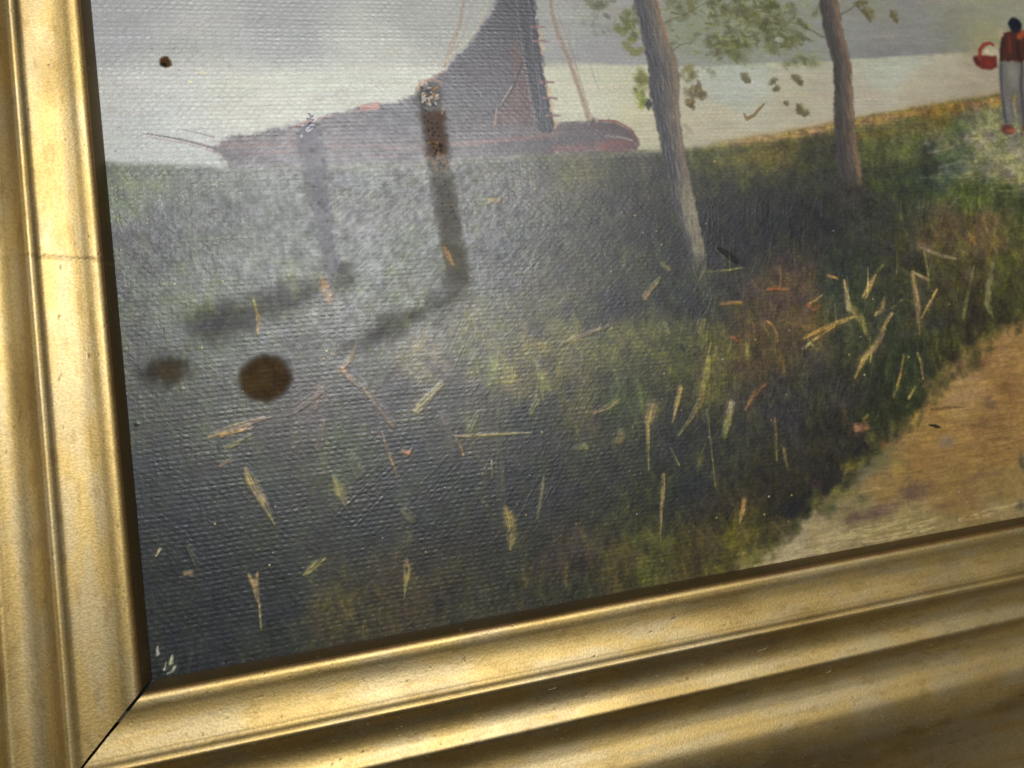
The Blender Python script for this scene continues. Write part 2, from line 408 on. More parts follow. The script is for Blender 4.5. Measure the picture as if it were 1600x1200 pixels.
sky = field([(200, 30, (150, 151, 152)), (450, 20, (140, 141, 141)), (650, 30, (146, 148, 142)), (900, 20, (146, 147, 143)), (930, 80, (140, 140, 140)), (1100, 60, (136, 140, 132)),
             (1250, 60, (140, 142, 138)), (1400, 40, (134, 134, 130)), (1400, 80, (126, 126, 124)), (1560, 20, (142, 142, 124)), (1500, 60, (132, 132, 118)), (300, 90, (158, 158, 154)),
             (600, 90, (164, 166, 154)), (1550, 85, (140, 138, 112)), (400, -300, (140, 142, 148)), (1300, -300, (138, 142, 150)), (1900, -100, (150, 150, 140))], 110)
C[...] = sky; LAB[...] = P_SKY
water = field([(200, 130, (176, 178, 172)), (400, 150, (184, 185, 172)), (600, 130, (182, 184, 170)), (250, 230, (172, 176, 172)), (500, 110, (180, 182, 170)), (900, 150, (186, 186, 164)),
               (1000, 200, (184, 180, 152)), (1150, 130, (170, 176, 164)), (1120, 190, (178, 172, 148)), (1400, 110, (172, 176, 160)), (1250, 170, (174, 168, 146)), (1450, 140, (174, 166, 144)),
               (1550, 120, (164, 154, 132)), (1900, 120, (160, 150, 130)), (1350, 160, (170, 164, 146))], 110)
hz = np.interp(PX, [-200, 150, 500, 930, 1100, 1300, 1400, 1500, 1600, 2200], [112, 104, 100, 100, 103, 95, 89, 82, 79, 70]) + 5 * fbm(XX / 6, YY / 2, 31, 3)
left_soft = np.interp(PX, [100, 700, 950], [26, 22, 3])
k = sstep(-left_soft, left_soft, PY - hz); C[...] = C * (1 - k[..., None]) + water * k[..., None]; LAB[k > .5] = P_WATER
del sky, water
# horizontal brushing of sky and water
n = fbm(XX / 7, YY / .45, 61, 3); n2 = fbm(XX / 5, YY / 3, 66, 4)
C *= (1 + .10 * n + .10 * n2)[..., None]

land = field([(200, 300, (78, 84, 58)), (200, 420, (60, 62, 52)), (240, 380, (52, 52, 52)), (300, 460, (70, 78, 50)), (400, 320, (66, 68, 58)), (420, 420, (70, 74, 58)), (560, 330, (72, 72, 64)),
              (600, 420, (70, 74, 54)), (620, 470, (72, 74, 56)), (800, 300, (72, 70, 58)), (900, 260, (84, 82, 54)), (960, 300, (66, 64, 56)), (800, 380, (62, 62, 58)), (900, 380, (58, 58, 50)),
              (1000, 350, (52, 52, 48)), (1000, 430, (56, 58, 46)), (850, 460, (74, 70, 54)), (960, 480, (50, 50, 48)), (1080, 440, (48, 50, 50)), (1150, 260, (80, 80, 48)), (1200, 240, (92, 86, 44)),
              (1200, 330, (44, 46, 44)), (1130, 350, (46, 46, 46)), (1280, 280, (60, 62, 44)), (1280, 350, (46, 44, 42)), (1400, 230, (88, 92, 52)), (1450, 190, (104, 96, 48)), (1430, 270, (52, 60, 44)),
              (1500, 230, (82, 92, 66)), (1560, 220, (128, 124, 98)), (1590, 260, (140, 134, 108)), (1480, 260, (70, 82, 66)), (1520, 300, (78, 88, 44)), (1590, 320, (60, 68, 40)), (1380, 320, (58, 62, 44)),
              (1480, 360, (86, 74, 48)), (1550, 370, (98, 84, 58)), (1590, 400, (78, 76, 44)), (1400, 400, (58, 58, 42)), (1500, 430, (72, 66, 44)), (1580, 460, (66, 66, 40)), (1540, 500, (56, 50, 36)),
              (1240, 450, (78, 64, 48)), (1260, 500, (84, 70, 48)), (1320, 430, (50, 58, 44)), (1350, 500, (54, 58, 44)), (1440, 500, (58, 58, 42)), (1400, 580, (44, 50, 34)), (1480, 540, (62, 60, 36)),
              (900, 540, (98, 94, 58)), (980, 520, (94, 92, 56)), (760, 540, (98, 95, 64)), (820, 590, (102, 95, 60)), (1040, 560, (72, 72, 40)), (1120, 580, (84, 80, 44)), (1180, 560, (76, 62, 40)),
              (660, 560, (102, 93, 70)), (560, 560, (66, 66, 56)), (420, 540, (62, 64, 50)), (300, 560, (62, 66, 50)), (220, 520, (60, 62, 54)), (230, 640, (56, 58, 46)), (330, 620, (58, 60, 52)),
              (480, 650, (64, 54, 50)), (520, 700, (52, 58, 36)), (600, 640, (58, 54, 50)), (700, 640, (56, 54, 48)), (760, 640, (64, 60, 46)), (840, 660, (42, 44, 40)), (900, 630, (72, 66, 40)),
              (960, 640, (52, 58, 38)), (1050, 680, (44, 46, 42)), (1150, 690, (46, 46, 40)), (1220, 640, (50, 48, 46)), (1300, 600, (54, 52, 46)), (1300, 680, (44, 42, 32)), (1380, 640, (46, 50, 28)),
              (240, 760, (34, 38, 40)), (300, 850, (32, 35, 38)), (420, 760, (40, 44, 40)), (470, 720, (50, 48, 34)), (560, 820, (36, 39, 36)), (700, 780, (36, 39, 36)), (640, 700, (44, 46, 44)),
              (830, 760, (38, 40, 38)), (930, 760, (40, 42, 36)), (1000, 780, (44, 46, 28)), (1070, 760, (40, 42, 40)), (1120, 820, (54, 48, 32)), (1200, 760, (44, 40, 28)), (1250, 800, (34, 32, 30)),
              (1160, 850, (92, 84, 34)), (1080, 870, (70, 62, 30)), (1020, 870, (72, 72, 30)), (960, 880, (74, 66, 30)), (880, 870, (54, 46, 34)), (820, 850, (42, 42, 32)), (700, 900, (48, 44, 28)),
              (620, 930, (58, 50, 28)), (520, 960, (64, 58, 34)), (560, 980, (56, 50, 30)), (450, 930, (34, 37, 36)), (330, 980, (32, 35, 36)), (260, 1020, (32, 36, 36)), (420, 1020, (38, 42, 36)),
              (740, 960, (52, 52, 36)), (900, 920, (50, 52, 32)), (1900, 500, (80, 76, 46)), (1900, 250, (110, 108, 80))], 75)
bank = np.interp(PX, [-200, 160, 350, 520, 700, 870, 1000, 1050, 1100, 1200, 1300, 1400, 1500, 1560, 1700, 2400], [250, 254, 262, 262, 254, 242, 238, 236, 229, 211, 192, 174, 156, 145, 120, 60])
bank = bank + 6 * fbm(XX / 3, YY / 3, 41, 3)
bs = np.interp(PX, [150, 1000, 1080, 1300, 1600], [7, 9, 8, 4, 4])
k = sstep(-bs, bs, PY - bank); C[...] = C * (1 - k[..., None]) + land * k[..., None]; LAB[k > .5] = P_BANK
del land
LANDK = k
# ochre rim of the far bank
rim = np.exp(-((PY - bank - np.interp(PX, [1080, 1200, 1400, 1600], [1, 4, 9, 12])) / np.interp(PX, [1080, 1250, 1500], [5, 8, 11])) ** 2) * sstep(1070, 1180, PX) * (.75 + .8 * fbm(XX / 3, YY / .6, 43, 3))
rim = np.clip(rim, 0, 1)[..., None]
C[...] = C * (1 - rim) + np.stack([np.interp(PX, [1100, 1300, 1500], v) for v in ((186, 174, 142), (156, 138, 110), (104, 88, 60))], -1) * rim
C *= (1 + k * (.34 * fbm(XX / 2.2, YY / 3.2, 71, 4) + .26 * fbm(XX / .6, YY / 2.0, 75, 3)))[..., None]
# broken brushwork over the land: many small dabs picking up the local colour
def px_colour(x, y):
    a = unproj(x, y); return C[min(len(ys) - 1, np.searchsorted(ys, a[1])), min(len(xs) - 1, np.searchsorted(xs, a[0]))].copy()
HUES = np.array([(1.22, 1.28, .80), (.72, .76, .86), (1.22, 1.14, .82), (.70, .66, .62), (1.15, 1.05, 1.10), (1.05, 1.20, .92), (.80, .84, 1.02)])
for _ in range(2600):
    x, y = rng.uniform(160, 1640), rng.uniform(270, 1060)
    if y > np.interp(x, [1150, 1210, 1340, 1440, 1520, 1640], [2000, 850, 740, 640, 540, 480]): continue
    if y < np.interp(x, [160, 1000, 1600], [285, 270, 190]): continue
    c = px_colour(x, y) * HUES[rng.integers(0, len(HUES))] * rng.uniform(.92, 1.1)
    ang = rng.normal(1.75 if x > 1100 or y > 600 else 2.2, .45); ln = rng.uniform(14, 52); wd = rng.uniform(7, 22)
    dx, dy = math.cos(ang) * ln / 2, math.sin(ang) * ln / 2
    stroke([(x - dx, y + dy), (x + rng.normal(0, 2), y), (x + dx, y - dy)], [wd * .5, wd, wd * .4], c, rng.uniform(.18, .5), soft=.9, bristle=.35, relief=.006 if rng.random() < .3 else 0, dry=rng.uniform(.2, .6))
TUFT = np.array([(1.42, 1.4, 1.05), (.6, .62, .72), (1.35, 1.38, 1.05), (1.38, 1.28, .98), (.55, .54, .54), (1.18, 1.24, .9), (.75, .8, .95)])
for _ in range(3400):
    x, y = rng.uniform(170, 1600), 300 + 760 * rng.beta(1.6, 1.3)
    if y > np.interp(x, [1150, 1210, 1340, 1440, 1520, 1640], [2000, 850, 740, 640, 540, 480]) or y > 1062 - .19 * (x - 238) + 10: continue
    c = px_colour(x, y) * TUFT[rng.integers(0, len(TUFT))] * rng.uniform(.9, 1.1); ang = rng.normal(1.65, .35); ln = rng.uniform(14, 46); wd = rng.uniform(4, 13)
    dx, dy = math.cos(ang) * ln / 2, math.sin(ang) * ln / 2
    stroke([(x - dx, y + dy), (x + rng.normal(0, 3), y), (x + dx, y - dy)], [wd * .5, wd, wd * .3], c, rng.uniform(.25, .6), soft=.85, bristle=.5, relief=.010 if rng.random() < .5 else 0, dry=rng.uniform(.3, .6))
for x, y, rx, ry, al in [(1200, 340, 150, 60, .55), (1290, 330, 90, 50, .45), (1110, 400, 90, 60, .4), (1000, 340, 90, 60, .3), (960, 480, 90, 26, .35), (1330, 420, 70, 36, .3), (1060, 690, 130, 50, .3), (300, 900, 130, 130, .35), (760, 800, 140, 60, .3)]:
    blob(x, y, rx, ry, (38, 39, 41), al, soft=1.0, rag=.8, sc=3.5, seed=int(x) % 37)
for _ in range(420):
    x, y = rng.uniform(150, 1640), rng.uniform(-10, 250)
    if y > np.interp(x, [150, 350, 1000, 1600], [245, 250, 225, 130]): continue
    c = px_colour(x, y) * rng.uniform(.92, 1.08, 3) ** .6; ln = rng.uniform(30, 110)
    stroke([(x - ln / 2, y + rng.normal(0, 2)), (x + ln / 2, y + rng.normal(0, 2) - .02 * ln)], [5, rng.uniform(6, 14)], c, rng.uniform(.15, .45), soft=.9, bristle=.3, dry=.35)

# ---- sandy path
sand_pts = [(1640, 480), (1600, 497), (1560, 520), (1520, 542), (1475, 580), (1452, 615), (1440, 642), (1405, 678), (1372, 700), (1340, 742), (1290, 782), (1262, 806), (1240, 832), (1210, 852), (1165, 868), (1148, 890), (1150, 930), (1400, 900), (1700, 830), (2300, 700), (2300, 300), (1800, 430)]
W, mk = polymask(sand_pts, 9, 9, 2.0, 15)
sc_ = field([(1560, 530, (168, 130, 78)), (1500, 610, (170, 136, 84)), (1450, 660, (166, 130, 72)), (1580, 640, (160, 122, 70)), (1540, 700, (156, 120, 68)), (1440, 720, (158, 122, 68)), (1380, 760, (150, 122, 72)),
             (1330, 790, (140, 124, 84)), (1500, 780, (148, 118, 68)), (1580, 760, (150, 124, 72)), (1400, 820, (158, 138, 90)), (1300, 840, (172, 152, 108)), (1230, 860, (176, 160, 120)), (1590, 800, (158, 138, 92)),
             (1480, 840, (154, 134, 86)), (1180, 885, (140, 128, 80)), (1345, 735, (118, 112, 80)), (1900, 600, (165, 130, 78))], 60)
kk = mk[..., None]; C[W] = C[W] * (1 - kk) + (sc_[W] * (1 + .28 * fbm(XX[W] / 2.6, YY[W] / .5, 91, 4) + .14 * fbm(XX[W] / 1.2, YY[W] / 1.2, 95, 3))[..., None]) * kk
LAB[W][mk > .5] = P_PATH; WV[W] *= 1 - .6 * mk
C[W] *= (1 - .09 * mk[..., None] * np.array([.9, .8, .6], np.float32)); HT[W] += .03 * mk * fbm(XX[W] / 3.0, YY[W] / .22, 97, 2)
del sc_
for x, y, rx, ry, c, a in [(1428, 768, 28, 14, (98, 74, 62), .75), (1372, 800, 40, 10, (104, 82, 68), .7), (1335, 808, 16, 7, (92, 70, 62), .7), (1530, 745, 30, 6, (112, 86, 66), .5), (1480, 790, 40, 7, (120, 94, 68), .5),
                           (1480, 690, 16, 9, (132, 116, 100), .7), (1540, 660, 40, 10, (110, 84, 52), .45), (1548, 630, 12, 10, (96, 80, 66), .6), (1575, 608, 8, 16, (104, 72, 44), .5), (1510, 620, 34, 10, (160, 128, 98), .5),
                           (1400, 735, 10, 24, (170, 136, 70), .5), (1528, 567, 20, 9, (92, 62, 40), .75), (1500, 570, 10, 5, (110, 74, 48), .7), (1462, 600, 30, 10, (84, 78, 44), .6), (1430, 655, 10, 9, (176, 150, 62), .7),
                           (1380, 695, 6, 9, (150, 96, 58), .8), (1320, 770, 26, 12, (120, 116, 60), .6), (1300, 792, 8, 8, (70, 92, 62), .8), (1275, 755, 14, 12, (44, 34, 38), .8), (1330, 728, 18, 10, (112, 100, 36), .7),
                           (1240, 790, 26, 14, (32, 32, 36), .8), (1170, 870, 24, 12, (120, 116, 50), .7), (1240, 828, 14, 9, (110, 104, 56), .7), (1597, 725, 6, 14, (70, 66, 54), .7), (1595, 790, 8, 8, (84, 80, 62), .7)]:
    blob(x, y, rx, ry, c, a, soft=.8, rag=.5, sc=.8, seed=int(x) % 40, ang=.1)
for i in range(16):
    y0 = 656 + i * 3.2 + rng.normal(0, 2); x0 = 1512 + rng.uniform(0, 40); stroke([(x0, y0 + 6), (x0 + 30, y0 + 2 + rng.normal(0, 1.5)), (x0 + rng.uniform(45, 100), y0 - 5)], [2, rng.uniform(1.5, 4), 1.5], (88, 66, 42) if i % 2 else (172, 142, 92), rng.uniform(.25, .6), relief=.02, dry=.5)
for _ in range(160):
    x, y = rng.uniform(1200, 1620), rng.uniform(520, 880)
    if y < np.interp(x, [1200, 1290, 1340, 1440, 1520, 1640], [880, 800, 755, 655, 555, 500]) or y > 880 - .19 * (x - 1200): continue
    ln = rng.uniform(14, 60); an = rng.normal(.12, .15); c = px_colour(x, y) * rng.choice([.74, .86, 1.12, 1.2]) * np.array([1, 1, rng.uniform(.85, 1.15)])
    stroke([(x - ln / 2, y + an * ln / 2), (x, y + rng.normal(0, 2)), (x + ln / 2, y - an * ln / 2)], [3, rng.uniform(4, 11), 3], c, rng.uniform(.25, .55), soft=.8, bristle=.5, relief=.014, dry=rng.uniform(.3, .6))
# grass hanging raggedly over the edge of the path
for _ in range(150):
    t = rng.uniform(0, 1); ex = np.interp(t, [0, .2, .4, .6, .8, 1], [1165, 1262, 1340, 1440, 1520, 1620]); ey = np.interp(t, [0, .2, .4, .6, .8, 1], [875, 806, 742, 642, 542, 488])
    x, y = ex + rng.normal(-2, 13), ey + rng.normal(-2, 11); c = np.array([(46, 50, 26), (88, 84, 40), (64, 66, 36), (40, 38, 30), (112, 102, 52), (130, 116, 66)][rng.integers(0, 6)])
    blob(x, y, rng.uniform(5, 16), rng.uniform(4, 9), c, rng.uniform(.25, .6), soft=1.0, rag=.8, sc=.7, seed=int(rng.integers(0, 50)), ang=rng.uniform(.2, 1.6))
stroke([(1452, 664), (1462, 666), (1470, 668)], [3, 6, 2], (34, 32, 22), .95, relief=.02)
stroke([(1455, 640), (1480, 637), (1506, 636)], [4, 4, 2], (84, 66, 36), .7, dry=.3)
for x0, y0, x1, y1 in [(1330, 830, 1420, 812), (1280, 845, 1380, 830), (1420, 825, 1470, 806), (1500, 812, 1590, 786), (1250, 865, 1330, 846), (1180, 885, 1250, 868), (1350, 846, 1460, 824)]:
    stroke([(x0, y0), ((x0 + x1) / 2, (y0 + y1) / 2 + 2), (x1, y1)], [6, 10, 4], (186, 168, 122), .55, relief=.025, bristle=.4, dry=.45)

# ---- pale ground by the walker's feet
for x, y, rx, ry, c, a in [(1545, 220, 44, 18, (138, 132, 104), .6), (1580, 250, 34, 16, (150, 142, 112), .6), (1480, 215, 20, 14, (118, 118, 84), .4), (1540, 262, 36, 10, (120, 116, 88), .5), (1590, 280, 26, 6, (160, 150, 84), .5), (1580, 300, 22, 8, (72, 80, 42), .5),
                           (1450, 330, 20, 24, (80, 84, 62), .4), (1540, 345, 34, 14, (112, 86, 62), .5), (1575, 345, 20, 20, (104, 90, 56), .5), (1220, 455, 40, 24, (100, 76, 54), .35), (1255, 505, 40, 18, (98, 80, 50), .35), (1180, 520, 18, 14, (100, 76, 48), .35),
                           (1180, 245, 60, 10, (110, 98, 44), .5), (1350, 212, 34, 7, (128, 106, 46), .6), (1400, 205, 40, 8, (120, 106, 52), .5), (1470, 175, 34, 9, (112, 84, 36), .6), (1420, 190, 30, 8, (76, 92, 56), .4)]:
    blob(x, y, rx, ry, c, a, soft=.9, rag=.5, sc=1.1, seed=int(x + y) % 40, ang=.15)

# ------------------------------------------------------------------ sailing boat
P_BOAT = part('painted_sailing_boat', None, 'brown sailing boat moored on the river, painted hull')
P_SAIL = part('sail', P_BOAT, 'dark mauve half lowered sail'); P_MAST = part('mast', P_BOAT); P_RIG = part('rigging', P_BOAT)
P_SPRIT = part('bowsprit', P_BOAT)
# rigging behind
for pts, wd, c, a in [([(857, -30), (862, 20), (872, 55), (890, 98), (906, 142), (921, 190)], [5, 6, 8, 8, 8, 9], (136, 112, 94), .8), ([(866, -30), (874, 30), (894, 84), (914, 150), (926, 190)], [2, 2, 3, 2, 3], (150, 130, 110), .6), ([(915, 80), (925, 112), (936, 142)], [2, 3, 1], (150, 150, 142), .7),
                      ([(728, -20), (718, 40), (704, 75), (694, 105)], [5, 6, 8, 6], (140, 118, 98), .7), ([(742, -20), (726, 50), (706, 90)], [3, 4, 4], (150, 130, 110), .55), ([(768, -20), (752, 35), (730, 64), (690, 102)], [3, 5, 5, 3], (176, 164, 134), .45)]:
    stroke(pts, wd, c, a, soft=.7, lab=P_RIG, dry=.2, bristle=.3, relief=.012)
W, mk = fill([(786, -40), (776, 8), (758, 38), (738, 64), (716, 86), (692, 112), (672, 124), (654, 148), (626, 158), (572, 168), (528, 178), (486, 192), (420, 204), (400, 216), (520, 222), (700, 214), (866, 200), (856, 150), (846, 90), (838, 30), (832, -40)], (62, 55, 62), 1, 4, 6, .9, lab=P_SAIL)
C[W] *= (1 + mk * (.25 * fbm(XX[W] / 2, YY[W] / 2.5, 111, 4)))[..., None]
for pts, c, a in [([(800, 60), (812, 70), (828, 120), (850, 192), (770, 204), (776, 176), (800, 130)], (84, 58, 52), .8), ([(690, 168), (770, 170), (770, 206), (660, 212), (655, 190)], (78, 64, 60), .5), ([(640, 160), (720, 130), (760, 160), (700, 196), (600, 200)], (62, 60, 62), .6),
                  ([(486, 192), (572, 172), (600, 200), (480, 212), (420, 210)], (78, 64, 66), .7), ([(780, 0), (815, -10), (812, 60), (760, 90), (735, 75)], (50, 48, 55), .7)]:
    fill(pts, c, a, 9, 5, 1.5, seed=12)
stroke([(815, 100), (803, 130), (788, 158), (768, 178), (750, 184)], [2, 4, 6, 4, 2], (40, 36, 44), .9, relief=.02, dry=.2); stroke([(800, 134), (780, 166)], [2, 2], (190, 180, 150), .7, dry=.3)
stroke([(776, 166), (774, 190), (768, 210)], [2, 4, 3], (150, 126, 98), .8); stroke([(690, 112), (674, 124), (656, 140)], 3, (150, 104, 72), .7)
stroke([(566, 168), (588, 166)], [8, 12], (176, 112, 96), .85, dry=.25, relief=.02); stroke([(545, 176), (575, 171)], [3, 5], (150, 100, 84), .6)
stroke([(458, 200), (486, 189), (520, 180)], [3, 3, 2], (150, 96, 78), .8)
# hull
W, mk = fill([(336, 229), (350, 217), (400, 208), (520, 206), (700, 204), (862, 194), (925, 188), (958, 190), (984, 202), (997, 220), (994, 234), (966, 240), (900, 240), (840, 243), (700, 252), (540, 258), (420, 262), (362, 264), (346, 246), (334, 232)], (84, 75, 78), 1, 5, 7, .9, lab=P_BOAT)
C[W] *= (1 + mk * (.22 * fbm(XX[W] / 5, YY[W] / .5, 115, 3)))[..., None]
for pts, wd, c, a in [([(345, 226), (480, 226), (620, 232), (760, 222), (870, 212)], 9, (140, 92, 82), .65), ([(350, 240), (480, 240), (640, 244)], 8, (122, 84, 80), .6), ([(420, 238), (450, 236)], 5, (158, 102, 70), .7),
                      ([(330, 220), (430, 214), (560, 214)], 7, (120, 92, 94), .6), ([(690, 226), (790, 220), (880, 206)], 5, (142, 98, 84), .7), ([(760, 236), (830, 226), (890, 214)], 22, (76, 74, 80), .8), ([(800, 208), (880, 199), (930, 193)], 10, (96, 74, 72), .7),
                      ([(870, 232), (940, 230)], 16, (138, 92, 84), .8), ([(350, 256), (520, 252), (680, 248)], 7, (88, 78, 80), .6), ([(640, 246), (720, 240), (770, 236)], 7, (96, 88, 92), .6), ([(680, 236), (724, 233)], 2, (40, 34, 34), .8),
                      ([(934, 196), (962, 198), (984, 208), (992, 218)], [12, 17, 16, 8], (78, 56, 58), .9), ([(947, 228), (975, 228), (992, 226)], [18, 20, 14], (138, 66, 54), .85), ([(946, 212), (966, 214), (988, 219)], [3, 4, 3], (176, 160, 146), .85), ([(932, 206), (936, 230)], 8, (122, 100, 98), .5)]:
    stroke(pts, wd, c, a * .65, soft=.8, bristle=.4, dry=.45)
stroke([(936, 188), (962, 189), (986, 202), (996, 218)], 3, (120, 66, 58), .8)
for _ in range(150):                                     # grass brushed up over the waterline
    x = rng.uniform(345, 1010); yb = np.interp(x, [345, 520, 700, 870, 1010], [264, 260, 253, 243, 236]); ln = rng.uniform(8, 34)
    stroke([(x - ln / 2, yb + rng.normal(2, 3)), (x, yb + rng.normal(0, 2)), (x + ln / 2, yb + rng.normal(0, 3))], [3, rng.uniform(3, 7), 2], [(74, 78, 54), (90, 90, 60), (66, 66, 60), (96, 84, 78)][rng.integers(0, 4)], rng.uniform(.3, .65), soft=.9, dry=.45, bristle=.4)
# mast, hoops
stroke([(816, -40), (819, 0), (828, 70), (838, 130), (850, 196)], [22, 24, 25, 26, 25], (48, 48, 56), .95, soft=.3, lab=P_MAST, bristle=.5, relief=.02)
for x, y in [(838, 42), (842, 64), (851, 128), (856, 153), (862, 180)]:
    stroke([(x - 8, y), (x + 6, y), (x + 14, y + 1)], [4, 4, 3], (128, 92, 88), .85, lab=P_MAST); stroke([(x + 3, y + 5), (x + 8, y + 12), (x + 5, y + 20)], [4, 7, 4], (186, 160, 122), .65)
stroke([(826, 0), (834, 90), (846, 170)], 2, (120, 120, 130), .5, dry=.4)
stroke([(228, 209), (262, 214), (300, 222), (336, 232)], [2, 3, 4, 5], (92, 74, 78), .9, lab=P_SPRIT, relief=.015, thr=.3); stroke([(284, 202), (302, 206), (334, 214)], [2, 2, 4], (110, 96, 98), .8, lab=P_SPRIT, thr=.3)
stroke([(232, 214), (290, 224), (338, 238)], [2, 3, 4], (140, 104, 104), .5)

# ------------------------------------------------------------------ mooring posts, their shadows, stains
P_PA = part('painted_post', None, 'lilac grey mooring post with a scratched top'); P_PB = part('painted_post', None, 'dark brown mooring post with a mottled flaking top')
P_SHA = part('painted_shadow', P_PA); P_SHB = part('painted_shadow', P_PB)
fill([(545, 412), (546, 440), (500, 462), (440, 486), (392, 510), (330, 532), (298, 530), (300, 498), (340, 484), (420, 460), (490, 436), (520, 420)], (58, 56, 58), .6, 20, 16, 2, gloss=.72, lab=P_SHA)
fill([(728, 440), (722, 466), (690, 486), (640, 508), (600, 530), (560, 545), (540, 540), (590, 504), (640, 484), (690, 462), (700, 440)], (58, 55, 50), .6, 18, 14, 2, gloss=.70, lab=P_SHB)
fill([(464, 212), (470, 196), (482, 190), (496, 196), (500, 214), (506, 260), (514, 320), (524, 400), (528, 432), (510, 436), (498, 380), (486, 310), (474, 260)], (100, 98, 110), .72, 6, 8, .8, lab=P_PA, gloss=.86, weave=.35)
stroke([(502, 205), (508, 260), (516, 330), (530, 420)], [5, 8, 9, 14], (52, 48, 54), .6); stroke([(464, 215), (474, 270), (488, 330)], 5, (60, 56, 62), .55)
for _ in range(26):
    x, y = rng.normal(483, 8), rng.normal(197, 6); stroke([(x, y), (x + rng.normal(0, 5), y + rng.normal(0, 4))], 3, (30, 30, 42) if rng.random() < .55 else (196, 196, 212), .85, relief=.02)
for x, y, r in [(488, 235, 5), (505, 318, 7), (510, 330, 4), (512, 345, 3), (503, 312, 3), (512, 394, 5), (490, 290, 3)]: blob(x, y, r, r * .9, (40, 40, 44), .9, rag=.6, sc=.4)
stroke([(456, 205), (464, 196), (482, 188), (496, 192)], 4, (140, 100, 84), .6)
W, mk = fill([(652, 170), (650, 146), (658, 132), (674, 127), (688, 138), (692, 165), (698, 205), (704, 260), (712, 320), (724, 390), (734, 430), (728, 452), (700, 452), (692, 400), (680, 330), (670, 260), (660, 200)], (80, 74, 66), .85, 7, 8, .8, lab=P_PB, gloss=.78, weave=.8)
C[W] *= (1 + mk * (.4 * fbm(XX[W] / .5, YY[W] / .5, 131, 3)))[..., None]
fill([(662, 176), (694, 176), (700, 240), (668, 240)], (84, 62, 52), .7, 8, 6, 1, gloss=.38); fill([(676, 280), (708, 280), (720, 372), (694, 376)], (76, 76, 68), .5, 10, 6, 1, gloss=.6); fill([(692, 380), (724, 380), (732, 440), (704, 444)], (86, 86, 74), .55, 10, 6, 1, gloss=.55)
for _ in range(60):
    x, y = rng.normal(671, 8), rng.normal(150, 10); stroke([(x, y), (x + rng.normal(0, 4), y + rng.normal(0, 6))], 3, [(20, 20, 24), (24, 22, 22), (180, 176, 166), (150, 112, 62)][rng.integers(0, 4)], .85, relief=.02)
for _ in range(80):
    y = rng.uniform(222, 268); x = 684 + (y - 240) * .13 + rng.normal(0, 9); blob(x, y, rng.uniform(1.5, 3.5), rng.uniform(1.5, 3.5), [(30, 20, 14), (138, 102, 62), (96, 70, 46)][rng.integers(0, 3)], .8, rag=.5, sc=.3)
for _ in range(60):
    y = rng.uniform(165, 345); x = 672 + (y - 165) * .16 + rng.normal(0, 9); blob(x, y, 1.8, 1.8, (22, 24, 18), .8, rag=.5, sc=.3)
stroke([(650, 140), (658, 128), (676, 123), (690, 130)], 4, (156, 112, 74), .7, dry=.2)
P_ST = part('stain', None, 'large dull brown round stain on the varnish'); P_ST2 = part('stain', None, 'smaller dull grey brown stain near the left edge'); P_FLY = part('stain', None, 'tiny brown speck in the sky')
W, mk = blob(415, 591, 41, 38, (64, 50, 32), .97, soft=.26, rag=.09, sc=1.8, seed=5, gloss=.14, lab=P_ST, weave=.75, ang=.3); C[W] *= (1 + mk * .5 * fbm(XX[W] / 1.1, YY[W] / 1.1, 51, 4))[..., None]; blob(404, 602, 24, 18, (84, 66, 40), .4, soft=.9, rag=.6)
blob(260, 577, 38, 27, (58, 54, 46), .8, soft=.75, rag=.4, sc=1.3, seed=8, gloss=.3, lab=P_ST2, weave=.7); blob(268, 578, 22, 16, (82, 66, 42), .5, soft=.9)
blob(258, 97, 9.5, 9.5, (74, 52, 34), 1, soft=.3, rag=.25, sc=.6, gloss=.1, lab=P_FLY); blob(255, 101, 5, 4, (34, 24, 18), .9)
blob(340, 500, 46, 30, (62, 60, 60), .45, soft=.9, gloss=.6)

# ------------------------------------------------------------------ trees
P_FOL = part('painted_foliage', None, 'sparse olive leaves painted against the sky')
P_T1 = part('painted_tree_trunk', None, 'dark leaning tree trunk with a pale foot, painted left of centre'); P_T2 = part('painted_tree_trunk', None, 'brown tree trunk with a tan right side')
def leaf_cloud(cx, cy, rx, ry, n, cols, a=(.5, .85), s=(5, 13)):
    for _ in range(n):
        x, y = cx + rng.normal(0, .5) * rx, cy + rng.normal(0, .5) * ry; c = cols[rng.integers(0, len(cols))]
        r = rng.uniform(*s); blob(x, y, r, r * rng.uniform(.45, .9), np.array(c) * rng.uniform(.72, 1.05), rng.uniform(*a), soft=.95, rag=.8, sc=.5, seed=int(rng.integers(0, 50)), ang=rng.uniform(0, 3), lab=P_FOL if a[0] > .45 else 0)
OLV = [(104, 107, 64), (92, 94, 54), (120, 121, 76), (84, 82, 52)]
# greenish haze of the crown
for x, y, rx, ry, a in [(1130, 30, 90, 40, .45), (1220, 40, 70, 34, .40), (1160, 80, 60, 26, .30), (1260, 90, 34, 14, .35), (1370, 15, 50, 24, .22), (950, 20, 40, 26, .25), (1060, 60, 30, 40, .30), (1200, -40, 160, 50, .5)]:
    blob(x, y, rx, ry, (128, 134, 92), a, soft=.9, rag=.7, sc=1.6, seed=int(x) % 30)
leaf_cloud(1140, 62, 90, 40, 34, OLV, (.25, .6)); leaf_cloud(1190, 20, 80, 24, 40, OLV, (.4, .8)); leaf_cloud(1130, 72, 34, 14, 22, OLV, (.5, .85)); leaf_cloud(1225, 52, 50, 26, 26, OLV); leaf_cloud(1250, 96, 30, 8, 12, OLV, (.3, .6), (4, 9))
leaf_cloud(1110, 5, 60, 16, 18, [(84, 82, 60), (104, 104, 60)]); leaf_cloud(1200, -60, 160, 50, 90, OLV)
